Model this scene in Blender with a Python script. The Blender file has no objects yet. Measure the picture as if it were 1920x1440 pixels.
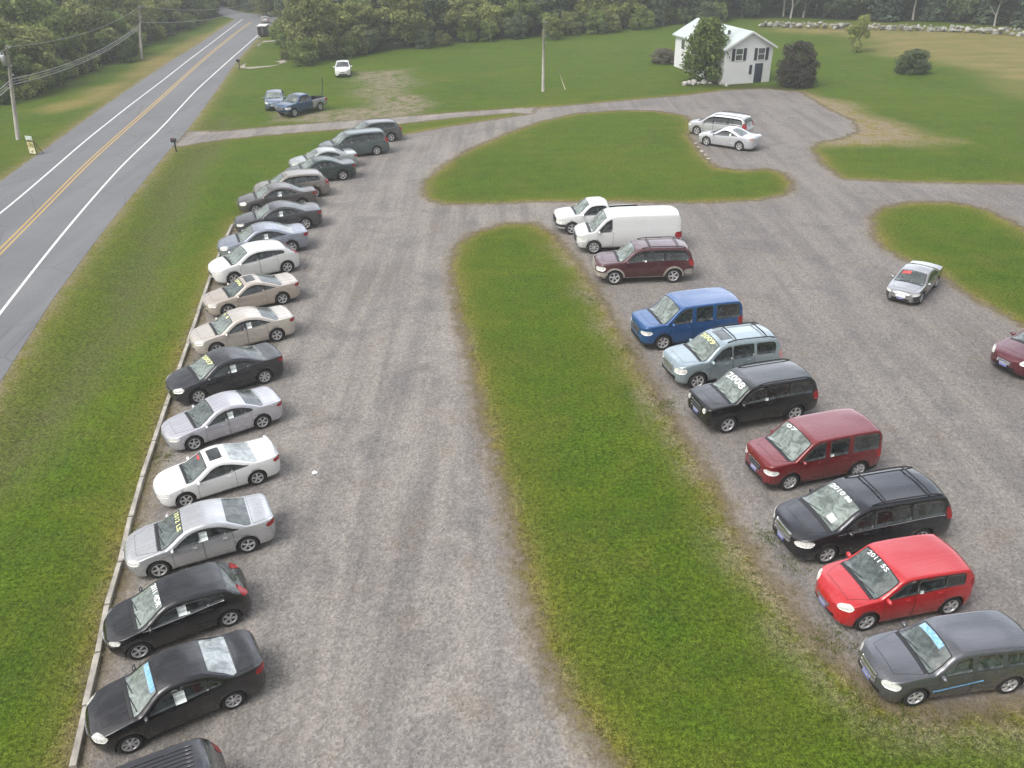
import bpy, bmesh, math, random
import numpy as np
from mathutils import Vector, Matrix
from mathutils.bvhtree import BVHTree
R = math.radians
random.seed(7)
rng = np.random.default_rng(7)
sc = bpy.context.scene
COL = sc.collection
PI = math.pi

# ------------------------------------------------------------------ camera
F_PX, YH, CAMH, ROLL = 1550.0, -160.0, 16.633, 0.02
PITCH = math.atan((720 - YH) / F_PX)
cam = bpy.data.cameras.new('camera')
cam.sensor_width = 36.0
cam.lens = 36.0 * F_PX / 1920.0
cam.clip_end = 6000
cam_ob = bpy.data.objects.new('camera', cam)
COL.objects.link(cam_ob)
cam_m = Matrix.Translation((0, 0, CAMH)) @ Matrix.Rotation(PI / 2 - PITCH, 4, 'X') @ Matrix.Rotation(-ROLL, 4, 'Z')
cam_ob.matrix_world = cam_m
sc.camera = cam_ob
CAM_O = Vector((0, 0, CAMH))


def ray(px, py):
    return (cam_m.to_3x3() @ Vector(((px - 960) / F_PX, -(py - 720) / F_PX, -1.0)))


def gp(px, py, z=0.0):
    d = ray(px, py)
    t = (z - CAMH) / d.z
    return CAM_O + d * t


def at_y(px, py, Y):
    d = ray(px, py)
    return CAM_O + d * (Y / d.y)


def poly_px(pts):
    return [tuple(gp(*p).xy) for p in pts]


# ------------------------------------------------------------------ helpers
def link(name, me, parent=None, mats=None):
    o = bpy.data.objects.new(name, me)
    COL.objects.link(o)
    if parent is not None:
        o.parent = parent
    if mats and me is not None and len(me.materials) == 0:
        for m in mats:
            me.materials.append(m)
    return o


def obj(name, bm, mats, parent=None, smooth=False):
    me = bpy.data.meshes.new(name)
    bm.normal_update()
    bm.to_mesh(me)
    bm.free()
    if not isinstance(mats, (list, tuple)):
        mats = [mats]
    for m in mats:
        me.materials.append(m)
    if smooth:
        me.polygons.foreach_set('use_smooth', [True] * len(me.polygons))
    return link(name, me, parent)


def tag(o, label=None, cat=None, group=None, kind=None):
    if label: o['label'] = label
    if cat: o['category'] = cat
    if group: o['group'] = group
    if kind: o['kind'] = kind
    return o


def thing(name, label, cat, loc=(0, 0, 0), rz=0.0, group=None, scale=1.0):
    o = bpy.data.objects.new(name, None)
    COL.objects.link(o)
    o.empty_display_size = 0.3
    o.location = loc
    o.rotation_euler = (0, 0, rz)
    o.scale = (scale, scale, scale)
    return tag(o, label, cat, group)


def box(bm, x0, x1, y0, y1, z0, z1, mat=0, bev=0.0):
    vs = [bm.verts.new((x, y, z)) for x in (x0, x1) for y in (y0, y1) for z in (z0, z1)]
    fs = []
    for idx in ((0, 1, 3, 2), (4, 6, 7, 5), (0, 4, 5, 1), (2, 3, 7, 6), (0, 2, 6, 4), (1, 5, 7, 3)):
        f = bm.faces.new([vs[i] for i in idx])
        f.material_index = mat
        fs.append(f)
    if bev > 0:
        es = list({e for f in fs for e in f.edges})
        bmesh.ops.bevel(bm, geom=es, offset=bev, segments=2, affect='EDGES', profile=0.5)
    return vs


def tube(bm, pts, rad, n=8, mat=0, cap=True):
    pts = [Vector(p) for p in pts]
    rads = rad if isinstance(rad, (list, tuple)) else [rad] * len(pts)
    rings = []
    for i, p in enumerate(pts):
        a = pts[max(0, i - 1)]; b = pts[min(len(pts) - 1, i + 1)]
        d = (b - a).normalized()
        up = Vector((0, 0, 1)) if abs(d.z) < .95 else Vector((1, 0, 0))
        u = d.cross(up).normalized(); v = d.cross(u).normalized()
        rings.append([bm.verts.new(p + (u * math.cos(2 * PI * k / n) + v * math.sin(2 * PI * k / n)) * rads[i]) for k in range(n)])
    for a, b in zip(rings, rings[1:]):
        for k in range(n):
            f = bm.faces.new((a[k], a[(k + 1) % n], b[(k + 1) % n], b[k])); f.material_index = mat; f.smooth = True
    if cap:
        try:
            bm.faces.new(rings[0]).material_index = mat
            bm.faces.new(list(reversed(rings[-1]))).material_index = mat
        except ValueError:
            pass


def lathe(bm, prof, n=24, axis='Y', mat=0, closed=False):
    rings = []
    for r, h in prof:
        ring = []
        for k in range(n):
            a = 2 * PI * k / n
            if axis == 'Y':
                ring.append(bm.verts.new((r * math.cos(a), h, r * math.sin(a))))
            else:
                ring.append(bm.verts.new((r * math.cos(a), r * math.sin(a), h)))
        rings.append(ring)
    seq = list(zip(rings, rings[1:]))
    if closed:
        seq.append((rings[-1], rings[0]))
    for a, b in seq:
        for k in range(n):
            f = bm.faces.new((a[k], a[(k + 1) % n], b[(k + 1) % n], b[k]))
            f.material_index = mat; f.smooth = True


# ------------------------------------------------------------------ materials
MATS = {}


class NT:
    def __init__(s, name):
        s.m = bpy.data.materials.new(name)
        s.m.use_nodes = True
        s.t = s.m.node_tree
        s.n = s.t.nodes
        s.n.clear()
        s.out = s.n.new('ShaderNodeOutputMaterial')

    def node(s, typ, **kw):
        nd = s.n.new('ShaderNode' + typ)
        for k, v in kw.items():
            if k.startswith('i_'):
                key = k[2:]
                nd.inputs[int(key) if key.isdigit() else key.replace('_', ' ')].default_value = v
            else:
                setattr(nd, k, v)
        return nd

    def l(s, a, b):
        s.t.links.new(a, b)

    def ramp(s, src, stops, interp='LINEAR'):
        r = s.n.new('ShaderNodeValToRGB')
        r.color_ramp.interpolation = interp
        els = r.color_ramp.elements
        while len(els) < len(stops):
            els.new(0.5)
        for e, (p, c) in zip(els, stops):
            e.position = p
            e.color = c if len(c) == 4 else (*c, 1)
        s.l(src, r.inputs[0])
        return r.outputs[0]

    def mix(s, fac, a, b, mode='MIX'):
        m = s.n.new('ShaderNodeMix'); m.data_type = 'RGBA'; m.blend_type = mode
        for sock, v in ((m.inputs[0], fac), (m.inputs[6], a), (m.inputs[7], b)):
            if hasattr(v, 'is_output') or hasattr(v, 'links'):
                s.l(v, sock)
            elif isinstance(v, (int, float)):
                sock.default_value = v
            else:
                sock.default_value = v if len(v) == 4 else (*v, 1)
        return m.outputs[2]

    def math(s, op, a, b=None, clamp=False):
        m = s.n.new('ShaderNodeMath'); m.operation = op; m.use_clamp = clamp
        for i, v in enumerate((a, b)):
            if v is None: continue
            if isinstance(v, (int, float)): m.inputs[i].default_value = v
            else: s.l(v, m.inputs[i])
        return m.outputs[0]

    def noise(s, scale, detail=4, rough=.55, vec=None, stretch=None, rot=0.0, dist=0.0):
        nz = s.node('TexNoise'); nz.inputs['Scale'].default_value = scale
        nz.inputs['Detail'].default_value = detail; nz.inputs['Roughness'].default_value = rough
        nz.inputs['Distortion'].default_value = dist
        if vec is None:
            vec = s.node('NewGeometry').outputs['Position'] if getattr(s, 'world', True) else None
        if stretch or rot:
            mp = s.node('Mapping'); mp.inputs['Scale'].default_value = stretch or (1, 1, 1)
            mp.inputs['Rotation'].default_value = (0, 0, rot)
            mp.vector_type = 'TEXTURE' if False else 'POINT'
            s.l(vec, mp.inputs[0]); vec = mp.outputs[0]
        s.l(vec, nz.inputs['Vector'])
        return nz.outputs[0]

    def attr(s, name):
        a = s.node('Attribute'); a.attribute_name = name
        return a.outputs['Fac']

    def bsdf(s, **kw):
        b = s.node('BsdfPrincipled')
        for k, v in kw.items():
            sock = b.inputs[k.replace('_', ' ')]
            if hasattr(v, 'links'): s.l(v, sock)
            elif isinstance(v, tuple) and len(v) == 3: sock.default_value = (*v, 1)
            else: sock.default_value = v
        return b

    def bump(s, h, strength=.5, dist=.02):
        b = s.node('Bump'); b.inputs['Strength'].default_value = strength; b.inputs['Distance'].default_value = dist
        s.l(h, b.inputs['Height'])
        return b.outputs[0]

    def finish(s, b):
        s.l(b.outputs[0], s.out.inputs[0])
        return s.m


def plain(name, c, rough=.6, metal=0.0, var=.12, vscale=6.0, **kw):
    if name in MATS: return MATS[name]
    t = NT(name)
    nz = t.noise(vscale, 5, vec=t.node('TexCoord').outputs['Object'])
    lo = tuple(max(0, v * (1 - var)) for v in c); hi = tuple(min(1, v * (1 + var)) for v in c)
    b = t.bsdf(Base_Color=t.ramp(nz, [(.3, lo), (.7, hi)]), Roughness=rough, Metallic=metal, **kw)
    MATS[name] = t.finish(b)
    return MATS[name]


def paint(name, c, metal=0.0, rough=.32, wet=.0):
    if name in MATS: return MATS[name]
    t = NT(name)
    oc = t.node('TexCoord').outputs['Object']
    nz = t.noise(1.6, 5, vec=oc, stretch=(.35, 4.0, 1.0))
    nf = t.noise(30, 2, vec=oc)
    ro = t.ramp(nz, [(.35, (rough * .55,) * 3), (.65, (rough * 1.35,) * 3)])
    dust = t.ramp(t.noise(2.5, 6, vec=oc), [(.50, (0, 0, 0)), (.8, (.035, .035, .035))])
    col = t.mix(dust, c, (.30, .28, .25))
    col = t.mix(t.math('MULTIPLY', nf, .12), col, tuple(min(1, v * 1.5 + .01) for v in c))
    cr = t.ramp(nz, [(.4, (.02,) * 3), (.62, (.10,) * 3)])
    b = t.bsdf(Base_Color=col, Roughness=ro, Metallic=metal, Coat_Weight=.9, Coat_Roughness=cr)
    MATS[name] = t.finish(b)
    return MATS[name]


def glassm(name, c, var=.5, rough=.04):
    if name in MATS: return MATS[name]
    t = NT(name)
    oc = t.node('TexCoord').outputs['Object']
    nz = t.noise(3.0, 6, .65, vec=oc, dist=1.4)
    b = t.bsdf(Base_Color=t.ramp(nz, [(.38, tuple(v * (1 - var) for v in c)), (.62, tuple(v * (1 + var) for v in c))]),
               Roughness=rough, IOR=1.52, Coat_Weight=.6, Coat_Roughness=.02, Specular_IOR_Level=.6)
    MATS[name] = t.finish(b)
    return MATS[name]


M_TYRE = plain('tyre_rubber', (.022, .022, .023), .8)
M_RIM = plain('alloy_rim', (.62, .62, .63), .35, .5)
M_RIMD = plain('rim_recess', (.03, .03, .03), .6, .3)
M_TRIM = plain('black_trim', (.018, .018, .02), .55)
M_SEAM = plain('panel_gap', (.012, .012, .012), .9)
M_WELL = plain('wheel_well', (.01, .01, .01), .95)
M_CHROME = plain('chrome', (.62, .62, .64), .18, .95)
M_HEAD = plain('headlight_lens', (.78, .78, .75), .12, .15, .30, 18)
M_TAIL = plain('taillight_lens', (.33, .018, .02), .15, 0, .35, 18)
M_TAILW = plain('pale_taillight_lens', (.5, .30, .28), .15, 0, .35, 18)
M_PLATE = plain('plate_white', (.62, .63, .70), .5, 0, .4, 25)
M_PLATEB = plain('plate_blue', (.16, .18, .42), .5, 0, .5, 25)
M_PAPER = plain('paper_sticker', (.72, .78, .76), .6, 0, .2, 30)
M_PAPERG = plain('paper_print', (.42, .47, .46), .6)
M_WS = glassm('windshield_glass', (.085, .105, .10), .55)
M_WSL = glassm('pale_windshield_glass', (.18, .215, .195), .45)
M_WSD = glassm('dark_windshield_glass', (.07, .085, .08), .5)
M_SIDE = glassm('side_glass', (.025, .03, .03), .7)
M_SIDEG = glassm('clear_side_glass', (.055, .065, .065), .7)
M_RWL = glassm('pale_rear_glass', (.34, .38, .38), .35)
M_BED = plain('bed_liner', (.02, .02, .022), .8)
M_TAN = plain('tan_cladding', (.36, .33, .29), .5)
M_GREYCL = plain('grey_cladding', (.05, .052, .055), .6)

# ------------------------------------------------------------------ wheels
def make_tyre():
    bm = bmesh.new()
    lathe(bm, [(.20, -.085), (.245, -.10), (.29, -.098), (.315, -.085), (.32, -.05), (.32, .05), (.315, .085), (.29, .098), (.245, .10), (.20, .085)], 28, 'Y', closed=True)
    me = bpy.data.meshes.new('tyre'); bm.normal_update(); bm.to_mesh(me); bm.free(); me.materials.append(M_TYRE)
    return me


def make_rim(nsp, wid, split=False):
    """the outer side of the rim is +y"""
    bm = bmesh.new()
    lathe(bm, [(.205, -.07), (.222, .075), (.222, .092), (.21, .094), (.195, .082), (.19, .04), (.19, -.06)], 28, 'Y', 0)
    lathe(bm, [(.001, .035), (.2, .035)], 28, 'Y', 1)
    lathe(bm, [(.001, .092), (.03, .092), (.045, .084), (.05, .05)], 16, 'Y', 0)
    for k in range(nsp):
        a0 = 2 * PI * k / nsp
        for da in ((-.13, .13) if split else (0,)):
            a = a0 + da
            ca, sa = math.cos(a), math.sin(a)
            w0, w1 = wid * .75, wid
            def P(r, w, y):
                return (r * ca - w * sa, y, r * sa + w * ca)
            v = [bm.verts.new(P(*q)) for q in ((.03, -w0, .082), (.03, w0, .082), (.2, w1, .086), (.2, -w1, .086),
                                               (.03, -w0, .045), (.03, w0, .045), (.2, w1, .045), (.2, -w1, .045))]
            for idx in ((0, 1, 2, 3), (0, 3, 7, 4), (1, 5, 6, 2), (0, 4, 5, 1), (3, 2, 6, 7)):
                bm.faces.new([v[i] for i in idx])
    bmesh.ops.recalc_face_normals(bm, faces=bm.faces)
    me = bpy.data.meshes.new('rim'); bm.to_mesh(me); bm.free()
    me.materials.append(M_RIM); me.materials.append(M_RIMD)
    return me


TYRE = make_tyre()
RIMS = {5: make_rim(5, .034), 6: make_rim(6, .028), 7: make_rim(7, .03), 10: make_rim(5, .017, True), 8: make_rim(8, .024)}

# ------------------------------------------------------------------ car profiles
def pchip(pts):
    xs = np.array([p[0] for p in pts], float); ys = np.array([p[1] for p in pts], float)
    h = np.diff(xs); d = np.diff(ys) / h
    m = np.zeros(len(xs))
    m[0], m[-1] = d[0], d[-1]
    for i in range(1, len(xs) - 1):
        if d[i - 1] * d[i] <= 0: m[i] = 0
        else:
            w1, w2 = 2 * h[i] + h[i - 1], h[i] + 2 * h[i - 1]
            m[i] = (w1 + w2) / (w1 / d[i - 1] + w2 / d[i])
    def f(u):
        u = min(max(u, xs[0]), xs[-1])
        i = int(min(max(np.searchsorted(xs, u) - 1, 0), len(xs) - 2))
        t = (u - xs[i]) / h[i]
        return float((2 * t ** 3 - 3 * t * t + 1) * ys[i] + (t ** 3 - 2 * t * t + t) * h[i] * m[i] + (-2 * t ** 3 + 3 * t * t) * ys[i + 1] + (t ** 3 - t * t) * h[i] * m[i + 1])
    return f


def T(L, W, wb, fo, r, top, belt, ws, rw, doors, sills=.175, tumble=.34, Df=(.55, 2.3, .24, 2.6), Dr=(.4, 2.8, .2, 3.0), zn=(.52, .72),
      head=(.62, .80, .66, .84), tail=(.78, 1.0), side=None, grille=(.28, .50, .62), plan=None, g=None, **kw):
    d = dict(L=L, W=W, wb=wb, fo=fo, r=r, top=top, belt=belt, ws=ws, rw=rw, doors=doors, sill=sills, tumble=tumble, Df=Df, Dr=Dr, zn=zn,
             head=head, tail=tail, side=side, grille=grille, plan=plan, g=g)
    d.update(kw)
    return d


TYPES = {
 # u along the length from the nose, heights in metres
 'sedan_small': T(4.31, 1.71, 2.48, .83, .295,
    [(0, .80), (.05, .86), (.13, .94), (.235, 1.02), (.262, 1.05), (.31, 1.20), (.365, 1.37), (.405, 1.45), (.47, 1.495), (.56, 1.50), (.65, 1.46), (.70, 1.40), (.76, 1.27), (.825, 1.125), (.86, 1.10), (.94, 1.09), (.985, 1.05), (1, 1.0)],
    [(0, .70), (.2, .88), (.5, .93), (.8, 1.0), (1, .97)], (.258, .40), (.68, .825), [(.30, .50), (.505, .70)],
    side=[(.27, .50), (.515, .66), (.665, .73)], head=(.60, .82, .64, .84), tail=(.80, 1.0)),
 'sedan': T(4.65, 1.80, 2.70, .93, .325,
    [(0, .76), (.04, .82), (.12, .91), (.22, .985), (.255, 1.015), (.30, 1.14), (.36, 1.31), (.405, 1.40), (.47, 1.45), (.54, 1.465), (.62, 1.43), (.69, 1.35), (.76, 1.21), (.83, 1.085), (.87, 1.07), (.95, 1.075), (.985, 1.03), (1, .95)],
    [(0, .68), (.2, .86), (.5, .92), (.8, 1.0), (1, .94)], (.25, .40), (.68, .83), [(.30, .50), (.505, .70)],
    side=[(.27, .495), (.51, .66), (.665, .745)], head=(.60, .76, .66, .84), tail=(.80, .98)),
 'sedan_long': T(4.80, 1.82, 2.79, .95, .33,
    [(0, .74), (.04, .80), (.12, .885), (.23, .96), (.265, .99), (.31, 1.10), (.37, 1.27), (.42, 1.37), (.48, 1.42), (.56, 1.435), (.63, 1.40), (.69, 1.33), (.76, 1.20), (.82, 1.09), (.86, 1.07), (.95, 1.06), (.985, 1.02), (1, .94)],
    [(0, .66), (.2, .84), (.5, .90), (.8, .97), (1, .92)], (.26, .415), (.68, .82), [(.31, .50), (.505, .70)],
    side=[(.28, .495), (.51, .66), (.668, .72)], head=(.58, .72, .64, .78), tail=(.78, .95)),
 'coupe': T(4.58, 1.74, 2.62, .92, .32,
    [(0, .72), (.04, .78), (.12, .87), (.23, .945), (.27, .98), (.32, 1.11), (.38, 1.27), (.42, 1.355), (.48, 1.40), (.54, 1.405), (.61, 1.36), (.68, 1.26), (.75, 1.13), (.805, 1.045), (.85, 1.03), (.94, 1.05), (.985, 1.02), (1, .92)],
    [(0, .65), (.2, .83), (.5, .88), (.8, .96), (1, .90)], (.265, .415), (.60, .80), [(.31, .61)],
    side=[(.285, .60), (.61, .725)], head=(.58, .72, .62, .78), tail=(.78, .95), spoiler=True),
 'hatch': T(4.05, 1.70, 2.49, .78, .305,
    [(0, .80), (.04, .85), (.12, .93), (.20, 1.0), (.235, 1.04), (.30, 1.20), (.37, 1.37), (.42, 1.44), (.50, 1.475), (.62, 1.47), (.75, 1.43), (.83, 1.38), (.87, 1.28), (.92, 1.08), (.955, .96), (.985, .86), (1, .80)],
    [(0, .70), (.2, .90), (.5, .97), (.8, 1.05), (.95, .93), (1, .78)], (.232, .415), (.835, .935), [(.29, .52), (.525, .74)],
    side=[(.25, .515), (.53, .70), (.705, .80)], head=(.62, .76, .69, .85), tail=(.88, 1.12), Df=(.6, 2.1, .26, 2.5), zn=(.52, .62)),
 'hatch_mid': T(4.36, 1.82, 2.65, .90, .32,
    [(0, .78), (.04, .84), (.12, .93), (.20, 1.0), (.24, 1.04), (.30, 1.19), (.37, 1.36), (.42, 1.43), (.50, 1.475), (.62, 1.47), (.75, 1.42), (.83, 1.36), (.875, 1.25), (.92, 1.08), (.955, .96), (.985, .86), (1, .80)],
    [(0, .70), (.2, .90), (.5, .96), (.8, 1.05), (.95, .93), (1, .78)], (.235, .415), (.835, .93), [(.29, .51), (.515, .72)],
    side=[(.25, .505), (.52, .69), (.695, .81)], head=(.61, .75, .69, .86), tail=(.88, 1.10), zn=(.52, .62)),
 'soul': T(4.10, 1.785, 2.55, .83, .325,
    [(0, .86), (.04, .92), (.12, 1.0), (.20, 1.05), (.245, 1.09), (.30, 1.24), (.36, 1.44), (.40, 1.55), (.44, 1.59), (.55, 1.605), (.75, 1.59), (.88, 1.56), (.93, 1.52), (.955, 1.40), (.975, 1.10), (.99, .90), (1, .82)],
    [(0, .74), (.2, .95), (.5, 1.02), (.8, 1.08), (.96, .98), (1, .76)], (.242, .40), (.935, .972), [(.30, .52), (.525, .75)],
    side=[(.265, .515), (.53, .73), (.735, .88)], head=(.70, .86, .76, .94), tail=(.95, 1.25), tumble=.13, crown=.03, rc=.045, Dr=(.3, 3.6, .14, 4.0), zn=(.52, .9)),
 'hhr': T(4.48, 1.755, 2.63, .93, .325,
    [(0, .86), (.04, .92), (.12, 1.01), (.22, 1.08), (.275, 1.115), (.32, 1.25), (.37, 1.44), (.41, 1.54), (.46, 1.595), (.58, 1.61), (.75, 1.60), (.87, 1.56), (.92, 1.50), (.95, 1.34), (.975, 1.08), (.99, .92), (1, .84)],
    [(0, .72), (.2, .92), (.5, 1.02), (.8, 1.06), (.96, .98), (1, .78)], (.272, .405), (.925, .965), [(.32, .53), (.535, .73)],
    side=[(.305, .515), (.545, .70), (.73, .88)], head=(.64, .84, .66, .88), tail=(.80, 1.02), tumble=.30, Dr=(.35, 3.2, .16, 3.6), zn=(.52, .85), grille=(.36, .50, .80), Df=(.5, 2.5, .2, 2.8), pillars='body'),
 'boxy': T(4.30, 1.815, 2.575, .86, .33,
    [(0, 1.03), (.03, 1.07), (.10, 1.105), (.17, 1.135), (.205, 1.155), (.25, 1.33), (.31, 1.58), (.35, 1.70), (.40, 1.755), (.55, 1.775), (.75, 1.78), (.90, 1.76), (.955, 1.73), (.975, 1.60), (.988, 1.15), (.995, .95), (1, .86)],
    [(0, .86), (.2, 1.02), (.5, 1.06), (.8, 1.07), (.97, 1.0), (1, .80)], (.202, .355), (.958, .985), [(.27, .48), (.485, .70)],
    side=[(.225, .47), (.51, .67), (.71, .945)], head=(.70, .86, .72, .88), tail=(.72, 1.12), tumble=.12, crown=.025, Df=(.32, 3.3, .14, 3.6), Dr=(.2, 4.5, .10, 5), rc=.04, zn=(.55, .95), grille=(.34, .62, .86), pillars='body'),
 'suv': T(4.45, 1.81, 2.62, .88, .35,
    [(0, .98), (.03, 1.02), (.10, 1.09), (.20, 1.14), (.245, 1.17), (.29, 1.33), (.35, 1.55), (.39, 1.65), (.45, 1.71), (.6, 1.725), (.78, 1.71), (.90, 1.68), (.935, 1.60), (.96, 1.30), (.975, 1.08), (.99, .92), (1, .84)],
    [(0, .84), (.2, 1.0), (.5, 1.06), (.8, 1.10), (.96, 1.0), (1, .80)], (.242, .395), (.93, .962), [(.30, .50), (.505, .70)],
    side=[(.265, .495), (.505, .695), (.72, .90)], head=(.70, .92, .72, .94), tail=(.82, 1.20), tumble=.28, Df=(.42, 2.7, .22, 2.8), Dr=(.26, 3.8, .14, 4.0), zn=(.58, .9), sills=.28, grille=(.42, .66, .90), pillars='body'),
 'suv_big': T(4.85, 1.87, 2.89, .90, .37,
    [(0, 1.0), (.03, 1.06), (.10, 1.13), (.20, 1.18), (.25, 1.21), (.29, 1.36), (.345, 1.60), (.385, 1.71), (.45, 1.78), (.6, 1.80), (.78, 1.79), (.90, 1.75), (.94, 1.66), (.965, 1.36), (.978, 1.1), (.99, .94), (1, .86)],
    [(0, .88), (.2, 1.05), (.5, 1.12), (.8, 1.15), (.96, 1.05), (1, .82)], (.246, .39), (.936, .966), [(.30, .48), (.485, .67)],
    side=[(.265, .475), (.485, .67), (.685, .92)], head=(.72, .94, .74, .96), tail=(.86, 1.20), tumble=.26, Df=(.4, 2.8, .22, 2.8), Dr=(.26, 3.8, .14, 4.0), zn=(.6, .95), sills=.32, grille=(.46, .70, .94)),
 'jeep': T(4.41, 1.76, 2.635, .83, .345,
    [(0, 1.04), (.02, 1.08), (.08, 1.12), (.18, 1.16), (.225, 1.18), (.27, 1.36), (.32, 1.56), (.36, 1.65), (.41, 1.69), (.6, 1.705), (.78, 1.70), (.91, 1.67), (.945, 1.58), (.965, 1.30), (.978, 1.08), (.99, .92), (1, .84)],
    [(0, .92), (.2, 1.04), (.5, 1.08), (.8, 1.10), (.965, 1.02), (1, .82)], (.222, .365), (.94, .965), [(.28, .49), (.495, .70)],
    side=[(.245, .485), (.495, .70), (.715, .91)], head=(.78, .95, .78, .95), tail=(.80, 1.15), tumble=.16, crown=.028, Df=(.2, 4.0, .10, 4.2), Dr=(.2, 4.5, .10, 5), rc=.05, zn=(.6, .9), sills=.30, grille=(.36, .70, .96)),
 'minivan': T(5.14, 1.95, 3.08, .98, .335,
    [(0, .90), (.035, .96), (.11, 1.06), (.185, 1.13), (.215, 1.17), (.265, 1.34), (.33, 1.57), (.375, 1.67), (.43, 1.73), (.6, 1.75), (.78, 1.74), (.90, 1.70), (.935, 1.62), (.96, 1.32), (.975, 1.06), (.99, .90), (1, .82)],
    [(0, .78), (.2, .98), (.5, 1.04), (.8, 1.08), (.96, 1.0), (1, .78)], (.212, .38), (.932, .962), [(.285, .455), (.46, .69)],
    side=[(.235, .45), (.46, .69), (.70, .915)], head=(.64, .82, .72, .92), tail=(.85, 1.3), tumble=.24, Df=(.5, 2.6, .18, 3.0), Dr=(.28, 3.6, .14, 3.8), zn=(.55, .9), grille=(.42, .58, .88)),
 'van': T(5.69, 2.01, 3.43, .95, .365,
    [(0, 1.04), (.03, 1.10), (.08, 1.17), (.13, 1.22), (.152, 1.25), (.19, 1.48), (.24, 1.80), (.275, 1.94), (.32, 2.02), (.45, 2.06), (.7, 2.065), (.93, 2.05), (.97, 2.0), (.985, 1.80), (.992, 1.2), (1, .8)],
    [(0, .92), (.2, 1.14), (.5, 1.20), (.8, 1.20), (.97, 1.15), (1, .76)], (.148, .285), None, [(.20, .345)],
    side=[(.175, .335)], head=(.72, .96, .72, .96), tail=(.75, 1.1), tumble=.16, Df=(.42, 2.8, .2, 3.0), Dr=(.18, 4.5, .1, 5), zn=(.62, 1.0), sills=.32, grille=(.62, .60, .96)),
 'pickup': T(5.0, 1.80, 3.1, .86, .35,
    [(0, 1.0), (.03, 1.05), (.10, 1.10), (.20, 1.14), (.24, 1.17), (.28, 1.34), (.33, 1.55), (.365, 1.64), (.42, 1.68), (.52, 1.685), (.575, 1.65), (.60, 1.48), (.618, 1.16), (.63, 1.07), (.66, 1.06), (.95, 1.06), (.985, 1.05), (1, 1.0)],
    [(0, .88), (.2, 1.02), (.5, 1.05), (.62, 1.03), (.8, 1.0), (1, .94)], (.238, .37), None, [(.28, .48)],
    side=[(.26, .47), (.485, .565)], head=(.70, .90, .70, .90), tail=(.72, 1.0), tumble=.26, Df=(.4, 2.8, .2, 3.0), Dr=(.12, 5, .1, 5), zn=(.6, .75), sills=.34, grille=(.46, .66, .90), bed=(.64, .985)),
 'wagon': T(4.75, 1.83, 2.75, .92, .34,
    [(0, .88), (.035, .93), (.11, 1.01), (.21, 1.06), (.25, 1.09), (.30, 1.23), (.36, 1.42), (.40, 1.51), (.46, 1.57), (.6, 1.59), (.76, 1.56), (.86, 1.50), (.90, 1.40), (.94, 1.15), (.965, 1.0), (.985, .90), (1, .82)],
    [(0, .76), (.2, .94), (.5, 1.0), (.8, 1.06), (.95, .98), (1, .78)], (.246, .40), (.875, .945), [(.30, .50), (.505, .70)],
    side=[(.265, .495), (.505, .69), (.70, .865)], head=(.66, .82, .72, .88), tail=(.82, 1.12), tumble=.30, zn=(.55, .75)),
}

TYPES['coupe_plain'] = dict(TYPES['coupe'], spoiler=False)
ARCH = .055


def se(d, D, p):
    if d >= D: return 1.0
    return max(0.0, 1 - (1 - d / D) ** p) ** (1 / p)


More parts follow.
